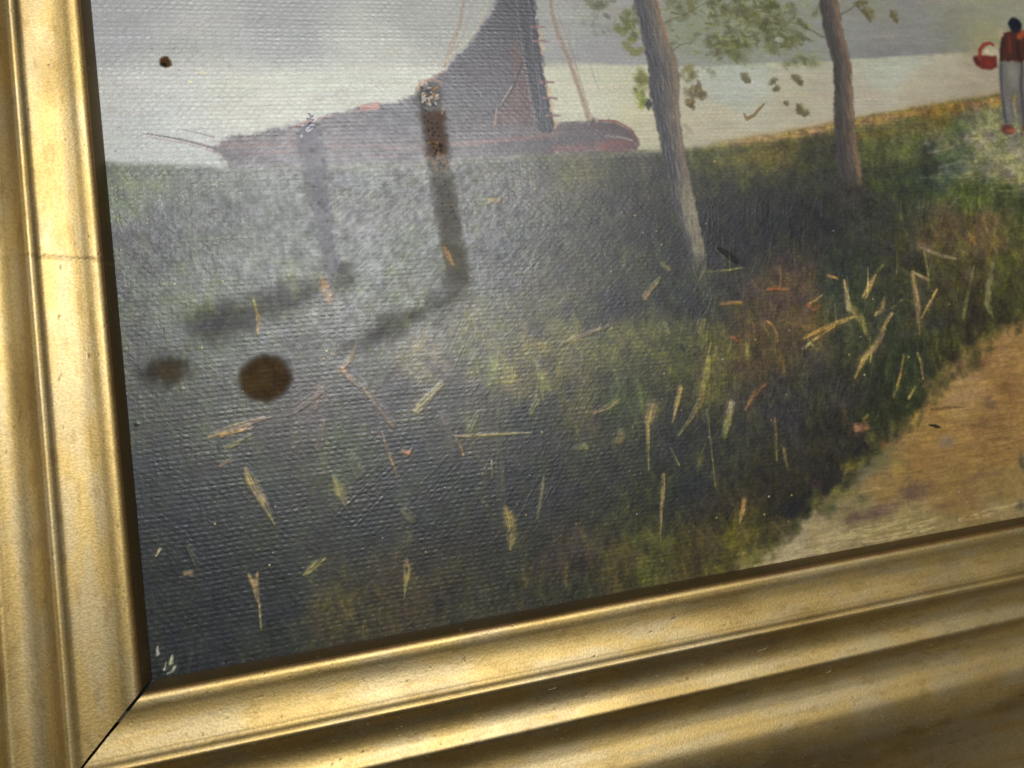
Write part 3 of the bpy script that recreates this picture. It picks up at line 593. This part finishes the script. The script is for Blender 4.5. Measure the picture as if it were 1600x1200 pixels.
leaf_cloud(984, 42, 15, 22, 16, [(104, 108, 34), (86, 90, 30), (124, 124, 44)], (.6, .95), (5, 10)); leaf_cloud(1000, 12, 10, 20, 6, OLV)
for x, y in [(977, 68), (982, 76), (988, 82), (995, 83), (1001, 78)]: blob(x, y, 8, 6, (108, 108, 52), .75, rag=.5, sc=.5, lab=P_FOL)
leaf_cloud(1004, 132, 10, 24, 18, [(112, 112, 48), (100, 92, 44), (128, 132, 56)], (.5, .85), (5, 10)); leaf_cloud(1004, 158, 8, 10, 9, [(130, 144, 40), (96, 104, 30)], (.7, .95), (4, 7)); blob(1014, 163, 6, 8, (36, 34, 26), .9, rag=.5, sc=.5, lab=P_FOL)
leaf_cloud(926, 40, 26, 16, 8, [(110, 112, 96), (100, 100, 88)], (.3, .6), (4, 8)); blob(948, 25, 8, 4, (84, 86, 78), .8, ang=-.6); leaf_cloud(945, 4, 22, 10, 6, OLV, (.4, .7))
leaf_cloud(1080, 152, 16, 18, 16, [(110, 92, 52), (92, 80, 48), (128, 110, 54)], (.6, .9), (4, 9)); leaf_cloud(1073, 118, 14, 18, 9, [(120, 110, 60), (108, 104, 64)], (.5, .8), (5, 9)); leaf_cloud(1075, 200, 16, 12, 6, [(150, 144, 116)], (.3, .5), (4, 8))
for _ in range(260):
    x, y = rng.normal(1165, 60), rng.normal(38, 34)
    if y > 104 or (x > 1275 and rng.random() < .7): continue
    an = rng.uniform(0, 6.3); ln = rng.uniform(6, 18); c = np.array([(80, 86, 36), (118, 120, 58), (96, 98, 46), (70, 68, 36), (150, 150, 106), (132, 138, 118)][rng.integers(0, 6)])
    stroke([(x, y), (x + math.cos(an) * ln / 2 + rng.normal(0, 2), y + math.sin(an) * ln / 3), (x + math.cos(an) * ln, y + math.sin(an) * ln * .6)], [3, rng.uniform(3, 7), 2], c, rng.uniform(.3, .7), soft=.7, bristle=.5, relief=.012, dry=.35)
for pts in ([(1030, 40), (1075, 20), (1130, -10)], [(1290, 60), (1255, 40), (1215, 30), (1180, 8)], [(1045, 85), (1062, 70), (1080, 66)], [(1000, 60), (990, 50), (984, 40)], [(1310, 25), (1335, 10), (1350, 0)]):
    stroke(pts, [4, 3, 2, 1.5][:len(pts)], (84, 78, 60), .6, soft=.7, dry=.35)
def dabs(lst, c=(90, 84, 56)):
    for x, y, rx, ry, an in lst:
        blob(x, y, rx, ry, c, .85, soft=.4, rag=.6, sc=.6, ang=an, lab=P_FOL); blob(x + 3, y - 4, rx * .6, ry * .6, (136, 132, 96), .5, rag=.6, sc=.5)
dabs([(1165, 122, 7, 10, .3), (1208, 127, 9, 5, .5), (1213, 139, 6, 5, 0), (1244, 123, 10, 6, -.4), (1251, 130, 5, 5, 0), (1255, 176, 12, 6, -.3), (1250, 168, 6, 6, 0), (1228, 162, 5, 4, 0), (1355, 18, 12, 7, -.3), (1358, 27, 8, 6, 0), (1396, 23, 8, 7, -.4), (1399, 31, 5, 5, 0), (1345, 4, 14, 4, .1), (1340, 10, 5, 3, 0)])
stroke([(1162, 178), (1167, 186), (1178, 180), (1194, 162)], [3, 6, 5, 3], (118, 96, 58), .85, lab=P_FOL, relief=.015)
blob(1218, 62, 8, 5, (190, 194, 188), .6, rag=.5, sc=.5); blob(1205, 100, 10, 3, (190, 194, 150), .5)
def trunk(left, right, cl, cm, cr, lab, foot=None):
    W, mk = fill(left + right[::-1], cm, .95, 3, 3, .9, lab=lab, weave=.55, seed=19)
    X, Y = PX[W], PY[W]; yl = [p[1] for p in left]; yr = [p[1] for p in right]
    u = (X - np.interp(Y, yl, [p[0] for p in left])) / (np.interp(Y, yr, [p[0] for p in right]) - np.interp(Y, yl, [p[0] for p in left]) + 1e-3)
    u = u + .35 * fbm(XX[W] / 1.0, YY[W] / 2.5, 141, 3)
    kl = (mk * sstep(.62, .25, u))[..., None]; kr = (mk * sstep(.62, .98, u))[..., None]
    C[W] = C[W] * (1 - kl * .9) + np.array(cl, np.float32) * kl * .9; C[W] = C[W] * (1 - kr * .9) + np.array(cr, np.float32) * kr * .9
    if foot is not None:
        kf = (mk * sstep(foot[0], foot[1], Y) * sstep(.15, .55, u))[..., None] * .85; C[W] = C[W] * (1 - kf) + np.array(foot[2], np.float32) * kf
    n = fbm(XX[W] / .28, YY[W] / 2.0, 145, 3); C[W] *= (1 + mk * .45 * n)[..., None]; HT[W] += .045 * mk * n
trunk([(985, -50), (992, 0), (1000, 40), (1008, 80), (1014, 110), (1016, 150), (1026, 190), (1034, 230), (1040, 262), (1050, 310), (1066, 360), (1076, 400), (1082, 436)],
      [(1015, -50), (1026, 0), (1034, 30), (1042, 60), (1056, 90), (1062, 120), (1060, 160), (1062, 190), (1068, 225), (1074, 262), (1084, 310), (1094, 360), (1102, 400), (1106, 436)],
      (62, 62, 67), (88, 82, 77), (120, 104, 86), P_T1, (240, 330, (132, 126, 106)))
stroke([(1028, 2), (1034, 30), (1044, 62)], 4, (150, 110, 82), .7, dry=.3)
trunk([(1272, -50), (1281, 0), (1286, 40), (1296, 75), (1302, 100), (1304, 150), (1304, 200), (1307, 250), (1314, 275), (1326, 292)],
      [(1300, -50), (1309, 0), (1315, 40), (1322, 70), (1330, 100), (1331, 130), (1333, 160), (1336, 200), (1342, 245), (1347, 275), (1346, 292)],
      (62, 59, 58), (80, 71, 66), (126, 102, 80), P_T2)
fill([(1310, 270), (1346, 280), (1340, 296), (1330, 330), (1305, 330)], (70, 64, 58), .45, 12, 8, 1.5)

blob(1098, 432, 22, 34, (54, 54, 49), .75, soft=1.0, rag=.6, sc=1.0); blob(1334, 300, 22, 16, (58, 55, 48), .7, soft=1.0, rag=.6)
for cx, cy, w_, cs in ((1096, 424, 26, [(48, 49, 46), (62, 62, 50), (74, 74, 56)]), (1330, 296, 26, [(50, 50, 44), (60, 60, 44), (66, 58, 50)])):
    for _ in range(46):
        x, y = cx + rng.normal(0, w_ * .5), cy + rng.normal(6, 9); ln = rng.uniform(10, 30)
        stroke([(x, y + ln * .5), (x + rng.normal(0, 2), y), (x + rng.normal(0, 4), y - ln * .4)], [4, rng.uniform(3, 7), 1.5], cs[rng.integers(0, 3)], rng.uniform(.35, .7), soft=.8, dry=.4, bristle=.4)
# streaky pale ground behind the walker
for _ in range(150):
    x, y = rng.normal(1555, 46), rng.normal(238, 28)
    if y < 178 or x > 1625: continue
    c = np.array([(150, 144, 116), (120, 122, 96), (96, 104, 80), (166, 158, 120), (84, 92, 60), (128, 116, 92)][rng.integers(0, 6)]); ln = rng.uniform(14, 46)
    stroke([(x - ln / 2, y + rng.normal(3, 4)), (x, y), (x + ln / 2, y - rng.normal(3, 4))], [4, rng.uniform(6, 13), 3], c, rng.uniform(.2, .45), soft=.85, bristle=.4, relief=.012, dry=.4)
# ------------------------------------------------------------------ walker with a basket
P_MAN = part('painted_person', None, 'person in red top and grey trousers walking away along the bank'); P_BASK = part('basket', P_MAN, 'red brown basket with a hooped handle')
blob(1540, 60, 40, 34, (160, 154, 108), .45, soft=.9, rag=.4); blob(1552, 80, 14, 10, (196, 184, 160), .6, soft=.8); blob(1566, 55, 9, 10, (180, 160, 136), .6, soft=.8)
fill([(1562, 94), (1598, 96), (1604, 130), (1606, 196), (1592, 198), (1587, 150), (1583, 150), (1584, 196), (1570, 198), (1566, 160), (1561, 120)], (104, 102, 98), .95, 3, 1.5, lab=P_MAN, weave=.5)
blob(1583, 116, 11, 20, (146, 140, 128), .6, soft=.9); blob(1576, 175, 5, 20, (128, 124, 122), .5, soft=.9); stroke([(1564, 100), (1565, 140), (1571, 190)], 5, (62, 66, 74), .7, soft=.9); stroke([(1598, 100), (1595, 130), (1600, 190)], 6, (62, 58, 64), .7, soft=.9)
fill([(1568, 51), (1582, 47), (1600, 48), (1612, 56), (1606, 96), (1562, 95), (1564, 72)], (66, 34, 27), .97, 2.5, 1.5, lab=P_MAN, weave=.5)
stroke([(1567, 60), (1564, 78), (1565, 94)], 6, (46, 26, 26), .75, soft=.9); stroke([(1591, 66), (1590, 84), (1594, 94)], 8, (42, 24, 24), .75, soft=.9); stroke([(1577, 58), (1578, 80)], 6, (116, 52, 32), .6, soft=.9)
stroke([(1592, 58), (1600, 52), (1612, 48)], [8, 10, 10], (158, 76, 46), .9, soft=.6, lab=P_MAN)
blob(1586, 39, 11.5, 11, (22, 24, 32), 1, soft=.25, rag=.15, lab=P_MAN); blob(1588, 47, 6, 4, (34, 30, 36), .8)
blob(1575, 202, 13, 7.5, (98, 56, 45), .95, soft=.4, rag=.2, lab=P_MAN); blob(1580, 204, 8, 3.5, (170, 92, 66), .7, soft=.8); blob(1604, 200, 9, 8, (90, 60, 54), .8, lab=P_MAN)
fill([(1521, 90), (1530, 86), (1557, 88), (1558, 104), (1550, 109), (1534, 108), (1525, 102)], (98, 36, 30), .97, 2.5, 1, lab=P_BASK, weave=.5); stroke([(1530, 92), (1531, 78), (1537, 70), (1546, 67), (1552, 70)], [6, 6, 6, 5, 5], (134, 56, 44), .95, lab=P_BASK, soft=.5)
blob(1525, 94, 5, 7, (62, 30, 36), .7, soft=.8); blob(1545, 98, 8, 5, (134, 46, 26), .6, soft=.8); blob(1542, 80, 5, 4, (206, 190, 160), .8, soft=.7)

# ------------------------------------------------------------------ grass blades and flecks: thick single strokes of paint
TAN = (176, 148, 92); OCH = (186, 142, 70); ORG = (146, 102, 60); OLI = (120, 116, 66); PAL = (186, 172, 126); PNK = (130, 114, 86)
BL = [([(383, 733), (392, 752), (410, 782), (430, 822)], [5, 15, 12, 2], TAN, OLI), ([(520, 743), (530, 765), (542, 792)], [4, 15, 6], (134, 122, 76), OLI), ([(597, 676), (606, 705), (620, 742)], [2, 5, 2], PNK, ORG),
      ([(652, 640), (668, 622), (690, 600)], [12, 11, 7], PAL, (150, 138, 100)), ([(325, 683), (352, 675), (385, 664), (425, 651)], [3, 5, 5, 2], TAN, PNK), ([(328, 678), (365, 664), (412, 652)], [2, 3, 2], PNK, TAN), ([(345, 681), (392, 668)], [4, 5], OCH, TAN),
      ([(708, 682), (740, 681), (800, 677), (830, 676)], [3, 4, 3, 1], TAN, PAL), ([(714, 688), (720, 700), (724, 711)], [6, 6, 3], OCH, OCH), ([(388, 898), (398, 915), (405, 945), (408, 985)], [4, 9, 4, 2], TAN, OLI), ([(402, 896), (400, 912)], [4, 8], (196, 150, 104), TAN),
      ([(634, 876), (637, 890), (634, 912), (632, 935)], [6, 10, 6, 2], TAN, OLI), ([(790, 795), (797, 815), (800, 838), (798, 858)], [8, 17, 14, 4], (152, 124, 72), OLI), ([(476, 898), (490, 886), (506, 873)], [5, 12, 5], OLI, (140, 124, 72)), ([(850, 745), (846, 775), (840, 810)], [2, 6, 3], OLI, OLI),
      ([(1037, 742), (1036, 770), (1033, 800), (1032, 850)], [5, 6, 4, 1], TAN, OLI), ([(1020, 636), (1014, 655)], [16, 14], (142, 122, 78), TAN), ([(1012, 660), (1013, 690), (1014, 735)], [5, 5, 2], TAN, OLI), ([(968, 690), (972, 676)], [11, 10], (134, 116, 66), OLI),
      ([(928, 646), (950, 637), (966, 626)], [3, 6, 8], TAN, OLI), ([(1064, 606), (1058, 630), (1051, 660)], [6, 7, 2], (168, 146, 74), TAN), ([(1099, 600), (1096, 625), (1080, 655), (1060, 680)], [9, 10, 6, 3], (146, 118, 64), OLI), ([(1142, 632), (1138, 655), (1132, 682)], [12, 11, 7], PAL, OLI),
      ([(1165, 640), (1178, 617), (1196, 600)], [3, 8, 6], (132, 96, 60), ORG), ([(1163, 782), (1160, 800), (1156, 816)], [6, 7, 2], OCH, TAN), ([(1319, 438), (1324, 465), (1327, 482)], [3, 6, 9], TAN, PAL), ([(1328, 478), (1345, 500), (1358, 530)], [8, 12, 3], (150, 136, 76), OLI),
      ([(1257, 528), (1290, 512), (1315, 502), (1336, 494)], [4, 7, 6, 3], OCH, TAN), ([(1270, 532), (1305, 509)], [3, 3], TAN, OCH), ([(1351, 463), (1360, 445), (1368, 430)], [7, 7, 4], TAN, TAN), ([(1372, 424), (1381, 413)], [4, 3], OLI, OLI), ([(1368, 492), (1378, 482), (1382, 466)], [4, 8, 4], TAN, PNK),
      ([(1394, 481), (1410, 468)], [4, 3], OLI, OLI), ([(1336, 590), (1348, 562), (1362, 545)], [3, 10, 9], TAN, TAN), ([(1364, 546), (1376, 526), (1384, 505), (1394, 489)], [8, 7, 5, 4], (150, 132, 82), TAN), ([(1362, 546), (1360, 566)], [3, 2], TAN, OLI), ([(1426, 425), (1430, 450), (1435, 482), (1436, 522)], [5, 8, 9, 3], TAN, PNK),
      ([(1430, 427), (1442, 433), (1452, 438)], [3, 5, 4], PAL, TAN), ([(1444, 392), (1449, 420), (1452, 450)], [3, 3, 2], OLI, OLI), ([(1440, 497), (1452, 474), (1464, 452)], [2, 4, 3], TAN, TAN), ([(1436, 384), (1452, 392), (1472, 400), (1494, 404)], [4, 5, 5, 3], PNK, PAL), ([(1552, 412), (1545, 450), (1542, 475), (1551, 495)], [5, 9, 10, 3], (110, 108, 74), (140, 134, 92)),
      ([(1522, 415), (1512, 460), (1505, 497)], [3, 5, 5], OLI, (116, 112, 70)), ([(1434, 552), (1440, 570), (1442, 592)], [3, 4, 2], TAN, TAN), ([(1412, 555), (1407, 585), (1402, 602)], [3, 4, 3], OLI, OCH), ([(1008, 464), (1018, 450), (1032, 434)], [8, 7, 3], (176, 142, 86), OLI), ([(880, 536), (910, 524), (952, 509)], [4, 5, 3], PNK, PNK),
      ([(1126, 475), (1142, 473), (1158, 473)], [3, 4, 5], ORG, OCH), ([(505, 438), (510, 452), (515, 472)], [10, 17, 8], (150, 112, 82), TAN), ([(396, 468), (403, 490), (402, 520)], [5, 6, 4], OLI, OCH), ([(695, 388), (702, 402), (709, 414)], [7, 6, 4], (160, 116, 80), OCH), ([(764, 312), (780, 313)], [5, 5], (150, 132, 70), OCH),
      ([(558, 536), (548, 560), (530, 580)], [3, 6, 4], OLI, OCH), ([(534, 576), (548, 592), (562, 604)], [6, 8, 6], OCH, PNK), ([(570, 606), (596, 640), (614, 664)], [9, 10, 8], PNK, (110, 84, 66)), ([(1108, 560), (1104, 590), (1098, 615)], [6, 9, 4], (150, 142, 60), OLI), ([(1339, 668), (1352, 667)], [11, 11], (178, 128, 84), (178, 128, 84)),
      ([(1350, 656), (1356, 648)], [4, 3], (150, 132, 50), OLI), ([(1211, 655), (1213, 690), (1214, 720)], [4, 4, 2], (130, 104, 66), OLI), ([(1224, 700), (1230, 730)], [3, 4], (112, 96, 60), OLI), ([(1420, 622), (1430, 604)], [4, 3], TAN, OLI), ([(1396, 620), (1404, 602)], [4, 3], OLI, OLI),
      ([(1200, 452), (1215, 450), (1234, 452)], [3, 5, 3], (160, 84, 44), ORG), ([(1262, 476), (1272, 482), (1283, 478)], [4, 7, 4], (160, 92, 46), ORG), ([(1265, 474), (1276, 468), (1285, 461)], [3, 3, 2], OCH, TAN), ([(1199, 502), (1208, 508), (1214, 520), (1215, 536)], [4, 4, 4, 2], OCH, ORG), ([(1140, 526), (1148, 528), (1152, 533)], [4, 6, 3], ORG, (140, 70, 40)),
      ([(1294, 431), (1308, 435)], [4, 3], OCH, OCH), ([(630, 706), (638, 709), (643, 702)], [4, 5, 3], (190, 130, 90), ORG), ([(460, 645), (482, 628), (505, 610)], [4, 8, 5], (84, 72, 64), (110, 92, 80)), ([(500, 605), (492, 640)], [8, 6], (118, 88, 72), (90, 70, 56)), ([(1255, 545), (1266, 535), (1275, 545)], [4, 4, 3], PAL, OLI),
      ([(505, 660), (498, 700)], [6, 10], (92, 76, 56), (74, 64, 50)), ([(545, 715), (560, 740)], [12, 14], (86, 92, 48), (80, 84, 50)), ([(632, 800), (644, 812)], [10, 12], (84, 86, 54), (84, 86, 54)), ([(690, 650), (712, 700)], [12, 16], (84, 74, 62), (74, 70, 60)), ([(840, 625), (830, 645)], [9, 6], (120, 118, 74), OLI),
      ([(745, 650), (735, 672)], [6, 8], (100, 98, 80), OLI), ([(768, 720), (769, 748)], [2, 3], PAL, OLI), ([(352, 700), (372, 692)], [5, 6], (104, 96, 50), OLI), ([(344, 728), (360, 718)], [5, 7], (150, 112, 92), PNK), ([(370, 690), (390, 680)], [4, 4], (118, 108, 54), OLI), ([(1048, 700), (1062, 728)], [3, 3], (112, 104, 70), OLI),
      ([(1105, 640), (1112, 700), (1118, 760)], [3, 3, 2], (98, 96, 62), OLI), ([(780, 690), (786, 780)], [8, 14], (70, 72, 50), (60, 62, 46)), ([(900, 700), (915, 698)], [8, 9], (100, 100, 70), OLI), ([(292, 850), (306, 880)], [6, 8], (72, 78, 52), (60, 66, 48)), ([(288, 896), (298, 896)], [6, 7], (200, 168, 120), (200, 168, 120)),
      ([(250, 858), (244, 868)], [4, 3], (190, 176, 140), PAL), ([(246, 1010), (246, 1022)], [2, 6], (176, 170, 156), (206, 200, 190)), ([(269, 1024), (267, 1036)], [3, 7], (150, 150, 130), (170, 166, 150)), ([(259, 1036), (257, 1046)], [3, 4], (160, 154, 130), (180, 180, 176)), ([(262, 1052), (270, 1048), (273, 1042)], [3, 4, 4], (206, 206, 210), (190, 190, 196)),
      ([(1085, 455), (1100, 425), (1140, 422), (1160, 418)], [2, 3, 3, 2], (96, 90, 62), OLI), ([(1036, 412), (1046, 420)], [6, 6], (116, 112, 54), OLI), ([(1040, 505), (1045, 520)], [6, 5], (104, 118, 80), OLI), ([(1100, 500), (1095, 520)], [7, 7], (128, 120, 62), OLI), ([(1170, 540), (1168, 560)], [4, 4], (120, 116, 66), OLI)]
P_BLADE = {}
for pts, wd, c1, c2 in BL:
    big = max(wd) >= 5 and math.hypot(pts[-1][0] - pts[0][0], pts[-1][1] - pts[0][1]) > 12
    lab = part('brush_stroke', P_BANK) if big else 0
    stroke([(x + 2, y + 2) for x, y in pts], np.array(wd) * 2.3 + 3, np.array(c2) * .62, .30, soft=1.0, dry=.55, bristle=.4)
    stroke(pts, np.array(wd) * 1.15, np.array(c1) * .97, .84, soft=.75, relief=.028, bristle=.5, col2=np.array(c2) * .95, lab=lab, dry=.26, weave=.4, thr=.3)
stroke([(1122, 388), (1134, 396), (1150, 408)], [6, 12, 11], (22, 24, 14), .97, soft=.3, relief=.03, gloss=.5)
stroke([(290, 818), (300, 830), (288, 850)], 14, (26, 28, 40), .6, soft=.9); stroke([(330, 756), (344, 764), (347, 778)], 3, (22, 22, 34), .8); stroke([(1065, 540), (1069, 548)], [6, 4], (24, 34, 42), .9)
stroke([(216, 762), (224, 775)], 5, (26, 26, 38), .7); blob(214, 663, 4, 4, (18, 18, 22), .95, lab=0, relief=.05)
# dark comb marks left by a stiff brush
for x, y, ang, ln, nn in [(720, 540, 1.15, 44, 5), (600, 750, .75, 60, 8), (560, 800, .8, 60, 7), (850, 780, 1.1, 50, 6), (920, 620, 1.15, 50, 6), (1190, 400, 1.3, 40, 4), (820, 830, 1.0, 50, 5), (480, 620, .6, 40, 5), (1260, 620, 1.5, 60, 5), (700, 760, .8, 60, 6)]:
    for i in range(nn):
        jt = (i - nn / 2) * 6 + rng.normal(0, 2); ox, oy = jt * math.sin(ang) + rng.normal(0, 9) * math.cos(ang), jt * math.cos(ang) - rng.normal(0, 9) * math.sin(ang); dx, dy = math.cos(ang) * ln / 2, math.sin(ang) * ln / 2
        W, mk = stroke([(x + ox - dx, y + oy + dy), (x + ox + dx, y + oy - dy)], [2.5, 3], px_colour(x, y) * rng.choice([.7, 1.2]), .3, soft=.6, relief=.014, dry=.4)
# thin upright hatching in the meadow at the right
for _ in range(520):
    x, y = rng.uniform(1080, 1600), rng.uniform(320, 700)
    if y > np.interp(x, [1080, 1340, 1440, 1520, 1600], [800, 700, 600, 520, 470]): continue
    c = px_colour(x, y) * rng.choice([.7, 1.3, 1.45]) * np.array([1.02, 1, .9]); ln = rng.uniform(14, 40)
    stroke([(x, y), (x + rng.normal(2, 3), y - ln)], [rng.uniform(1.5, 3), 1.2], c, rng.uniform(.3, .6), soft=.6, relief=.015)
# tiny flecks of light paint
for _ in range(90):
    x, y = rng.uniform(170, 1560), rng.uniform(250, 1010)
    if y > 1062 - .19 * (x - 238) - 15: continue
    r = rng.uniform(.8, 1.5); blob(x, y, r, r, [(206, 168, 92), (196, 190, 170), (190, 150, 80), (212, 200, 150)][rng.integers(0, 4)], .85, soft=.4, rag=.3, sc=.3, relief=.03)
for x, y in [(297, 128), (316, 113)]: blob(x, y, 4, 2.5, (222, 214, 150), .8, rag=.5, sc=.3)
for _ in range(60):
    x, y = rng.uniform(180, 700), rng.uniform(10, 240); blob(x, y, rng.uniform(1.2, 2.4), 1.4, (96, 96, 92), .55, rag=.5, sc=.3)

# ------------------------------------------------------------------ canvas weave (plain weave, weft ridges dominate)
ph, pw = 0.80, 0.72
v = YY / ph + .5 * fbm(XX / 9, YY / 6, 175, 3) + .13 * fbm(XX / 1.7, YY / 1.1, 177, 2)
row = np.floor(v)
rj = np.random.default_rng(5).random(4096).astype(np.float32)[(row.astype(int) + 50) % 4096]
u = XX / pw + 1.2 * rj + .5 * fbm(XX / 3.5, YY / 5, 171, 3) + .55 * fbm(XX / 1.3, YY / .8, 173, 2)
weft = np.abs(np.sin(np.pi * v)) ** .75 * (.74 + .26 * np.sin(np.pi * u + np.pi * row) * (.3 + 1.2 * vnoise(XX / 1.1, YY / .84, 174)))
warp = np.abs(np.sin(np.pi * (XX / pw + .4 * fbm(XX / 4, YY / 6, 178, 3)))) * (.42 - .38 * np.sin(np.pi * u + np.pi * row)) * .75
weave = np.maximum(weft, warp) * (.75 + .5 * rj)
amp = np.interp(PX, [150, 700, 1000, 1250, 1600], [1.0, .95, .62, .34, .22]) * np.interp(PY, [0, 300, 700, 1000], [.95, 1.0, 1.0, .95])
amp = amp * (.75 + .9 * fbm(XX / 5, YY / 4, 181, 3)) * (.35 + 1.25 * vnoise(XX / 1.6, YY / .85, 185))
HT += .036 * (weave - .5) * amp * WV
HT += .013 * fbm(XX / .40, YY / .3, 191, 2) + .05 * fbm(XX / 14, YY / 11, 195, 3)
diag = fbm((XX * .8 + YY * .6) / 1.6, (YY * .8 - XX * .6) / .32, 198, 2)
HT += .016 * diag * sstep(600, 850, PX) * sstep(250, 330, PY)
# colour follows the weave: lighter on thread tops, darker in hollows, strongest on the land
GR = LANDK * np.where(LAB == P_PATH, .25, np.where((LAB == P_BANK) | (LAB > P_BASK) | (LAB == P_SHA) | (LAB == P_SHB), 1.0, .3)).astype(np.float32)
fine = fbm(XX / .62, YY / .42, 221, 3); mid = fbm(XX / 1.7, YY / 2.3, 226, 3)
C *= (1 + (.20 + .34 * GR) * (weave - .55) * amp + (.10 + .42 * GR) * fine + .46 * GR * mid)[..., None]
kv = (GR * np.clip(fbm(XX / 3.2, YY / 2.4, 231, 4) * 2.2, -.5, .5))[..., None]
C *= 1 + kv * np.array([.06, .12, -.14], np.float32)
# varnish: patchy bloom
GL *= np.clip(1 + GR * (.18 * fbm(XX / .7, YY / 1.3, 241, 3) + .22 * diag * sstep(350, 600, PX)), .2, 1.4)
GL *= np.clip(.92 + .14 * fbm(XX / 7, YY / 5, 211, 4) + .14 * fbm(XX / .8, YY / .7, 215, 2), .05, 1.15)
gy, gx = np.gradient(HT, ys, xs)
N = np.stack([-gx, -gy, np.ones_like(HT)], -1); N /= np.linalg.norm(N, axis=-1, keepdims=True)
POS = np.stack([XX, YY, HT], -1)
RGBA = np.concatenate([lin(C), np.clip(GL, 0, 1)[..., None]], -1)

painting = empty('oil_painting', (PW / 2 * MM, PH / 2 * MM, -6 * MM), 'old oil painting of a boat by a grassy river bank on coarse canvas', 'painting')
board = bpy.data.objects.new('canvas_board', prism('canvas_board', [(-5.5, -5.5), (PW + 5.5, -5.5), (PW + 5.5, PH + 5.5), (-5.5, PH + 5.5)], -6, -.25, RAW))
board.location = -painting.location; link(board, painting)
FL = LAB[:-1, :-1]
built = {}
for i, (nm, par, label) in enumerate(PARTS, 1):
    fm = FL == i
    if fm.sum() < 6: continue
    ob = bpy.data.objects.new(nm, grid_mesh(nm, POS, N, RGBA, fm, OIL))
    if par: link(ob, built[par])
    else: ob.location = -painting.location; link(ob, painting)
    if label: ob['label'] = label
    built[i] = ob

# ------------------------------------------------------------------ settled dust and lint
def dust():
    v, f = [], []
    def flake(x, y, z, r, an):
        b = len(v); k = 5
        for i in range(k):
            t = an + 2 * math.pi * i / k; rr = r * rng.uniform(.6, 1.2); v.append((x + rr * math.cos(t), y + rr * math.sin(t), z))
        v.append((x, y, z + r * .5)); f.extend([(b + i, b + (i + 1) % k, b + k) for i in range(k)]); f.append(tuple(b + k - 1 - i for i in range(k)))
    def fibre(pts, r):
        b = len(v); n = len(pts)
        for i, (x, y, z) in enumerate(pts):
            a = pts[min(i + 1, n - 1)]; c = pts[max(i - 1, 0)]; t = math.atan2(a[1] - c[1], a[0] - c[0])
            for w_, h_ in ((-r, 0), (r, 0), (0, 1.6 * r)): v.append((x - w_ * math.sin(t), y + w_ * math.cos(t), z + h_))
        for i in range(n - 1):
            for k in range(3): f.append((b + 3 * i + k, b + 3 * i + (k + 1) % 3, b + 3 * i + 3 + (k + 1) % 3, b + 3 * i + 3 + k))
    zf = lambda o: float(np.interp(o, PROF[:-4, 0], PROF[:-4, 1]))
    for _ in range(260):                                  # on the bottom rail
        x, o = rng.uniform(-8, 190), rng.uniform(1.2, 40); flake(x, -o, zf(o) + .02, rng.uniform(.03, .10), rng.uniform(0, 6))
    for _ in range(120):
        y, o = rng.uniform(-8, 120), rng.uniform(1.2, 22); flake(-o, y, zf(o) + .02, rng.uniform(.03, .085), rng.uniform(0, 6))
    for x, o, ln, an in [(104, 14.5, 2.0, .15), (63, 13.2, 1.2, .1), (118, 21.5, 1.0, .4)]:
        pts = []
        for i in range(8):
            t = i / 7 - .5; xx = x + ln * t * math.cos(an) + .15 * math.sin(5 * t); oo = o - ln * t * math.sin(an) - .3 * t * t; pts.append((xx, -oo, zf(oo) + .06))
        fibre(pts, .028)
    pts = [(-2.4 + .45 * t, 11.5 + 1.4 * t + .15 * math.sin(4 * t), zf(2.4 - .45 * t) + .05) for t in np.linspace(0, 1.6, 8)]; fibre(pts, .04)
    for _ in range(90):                                   # along the edge where canvas meets frame, and on the canvas
        x = rng.uniform(5, 170); y = abs(rng.normal(.1, .25)) + .08; flake(x, y, .07, rng.uniform(.03, .08), rng.uniform(0, 6))
    for _ in range(90): flake(rng.uniform(3, 170), rng.uniform(2, 110), .09, rng.uniform(.02, .04), rng.uniform(0, 6))
    me = bpy.data.meshes.new('dust'); me.from_pydata([tuple(c * MM for c in p) for p in v], [], f); me.materials.append(DUST); me.update()
    o = bpy.data.objects.new('dust', me); o['kind'] = 'stuff'; o['label'] = 'pale dust and lint settled on frame and canvas'; o['category'] = 'dust'; link(o)
dust()
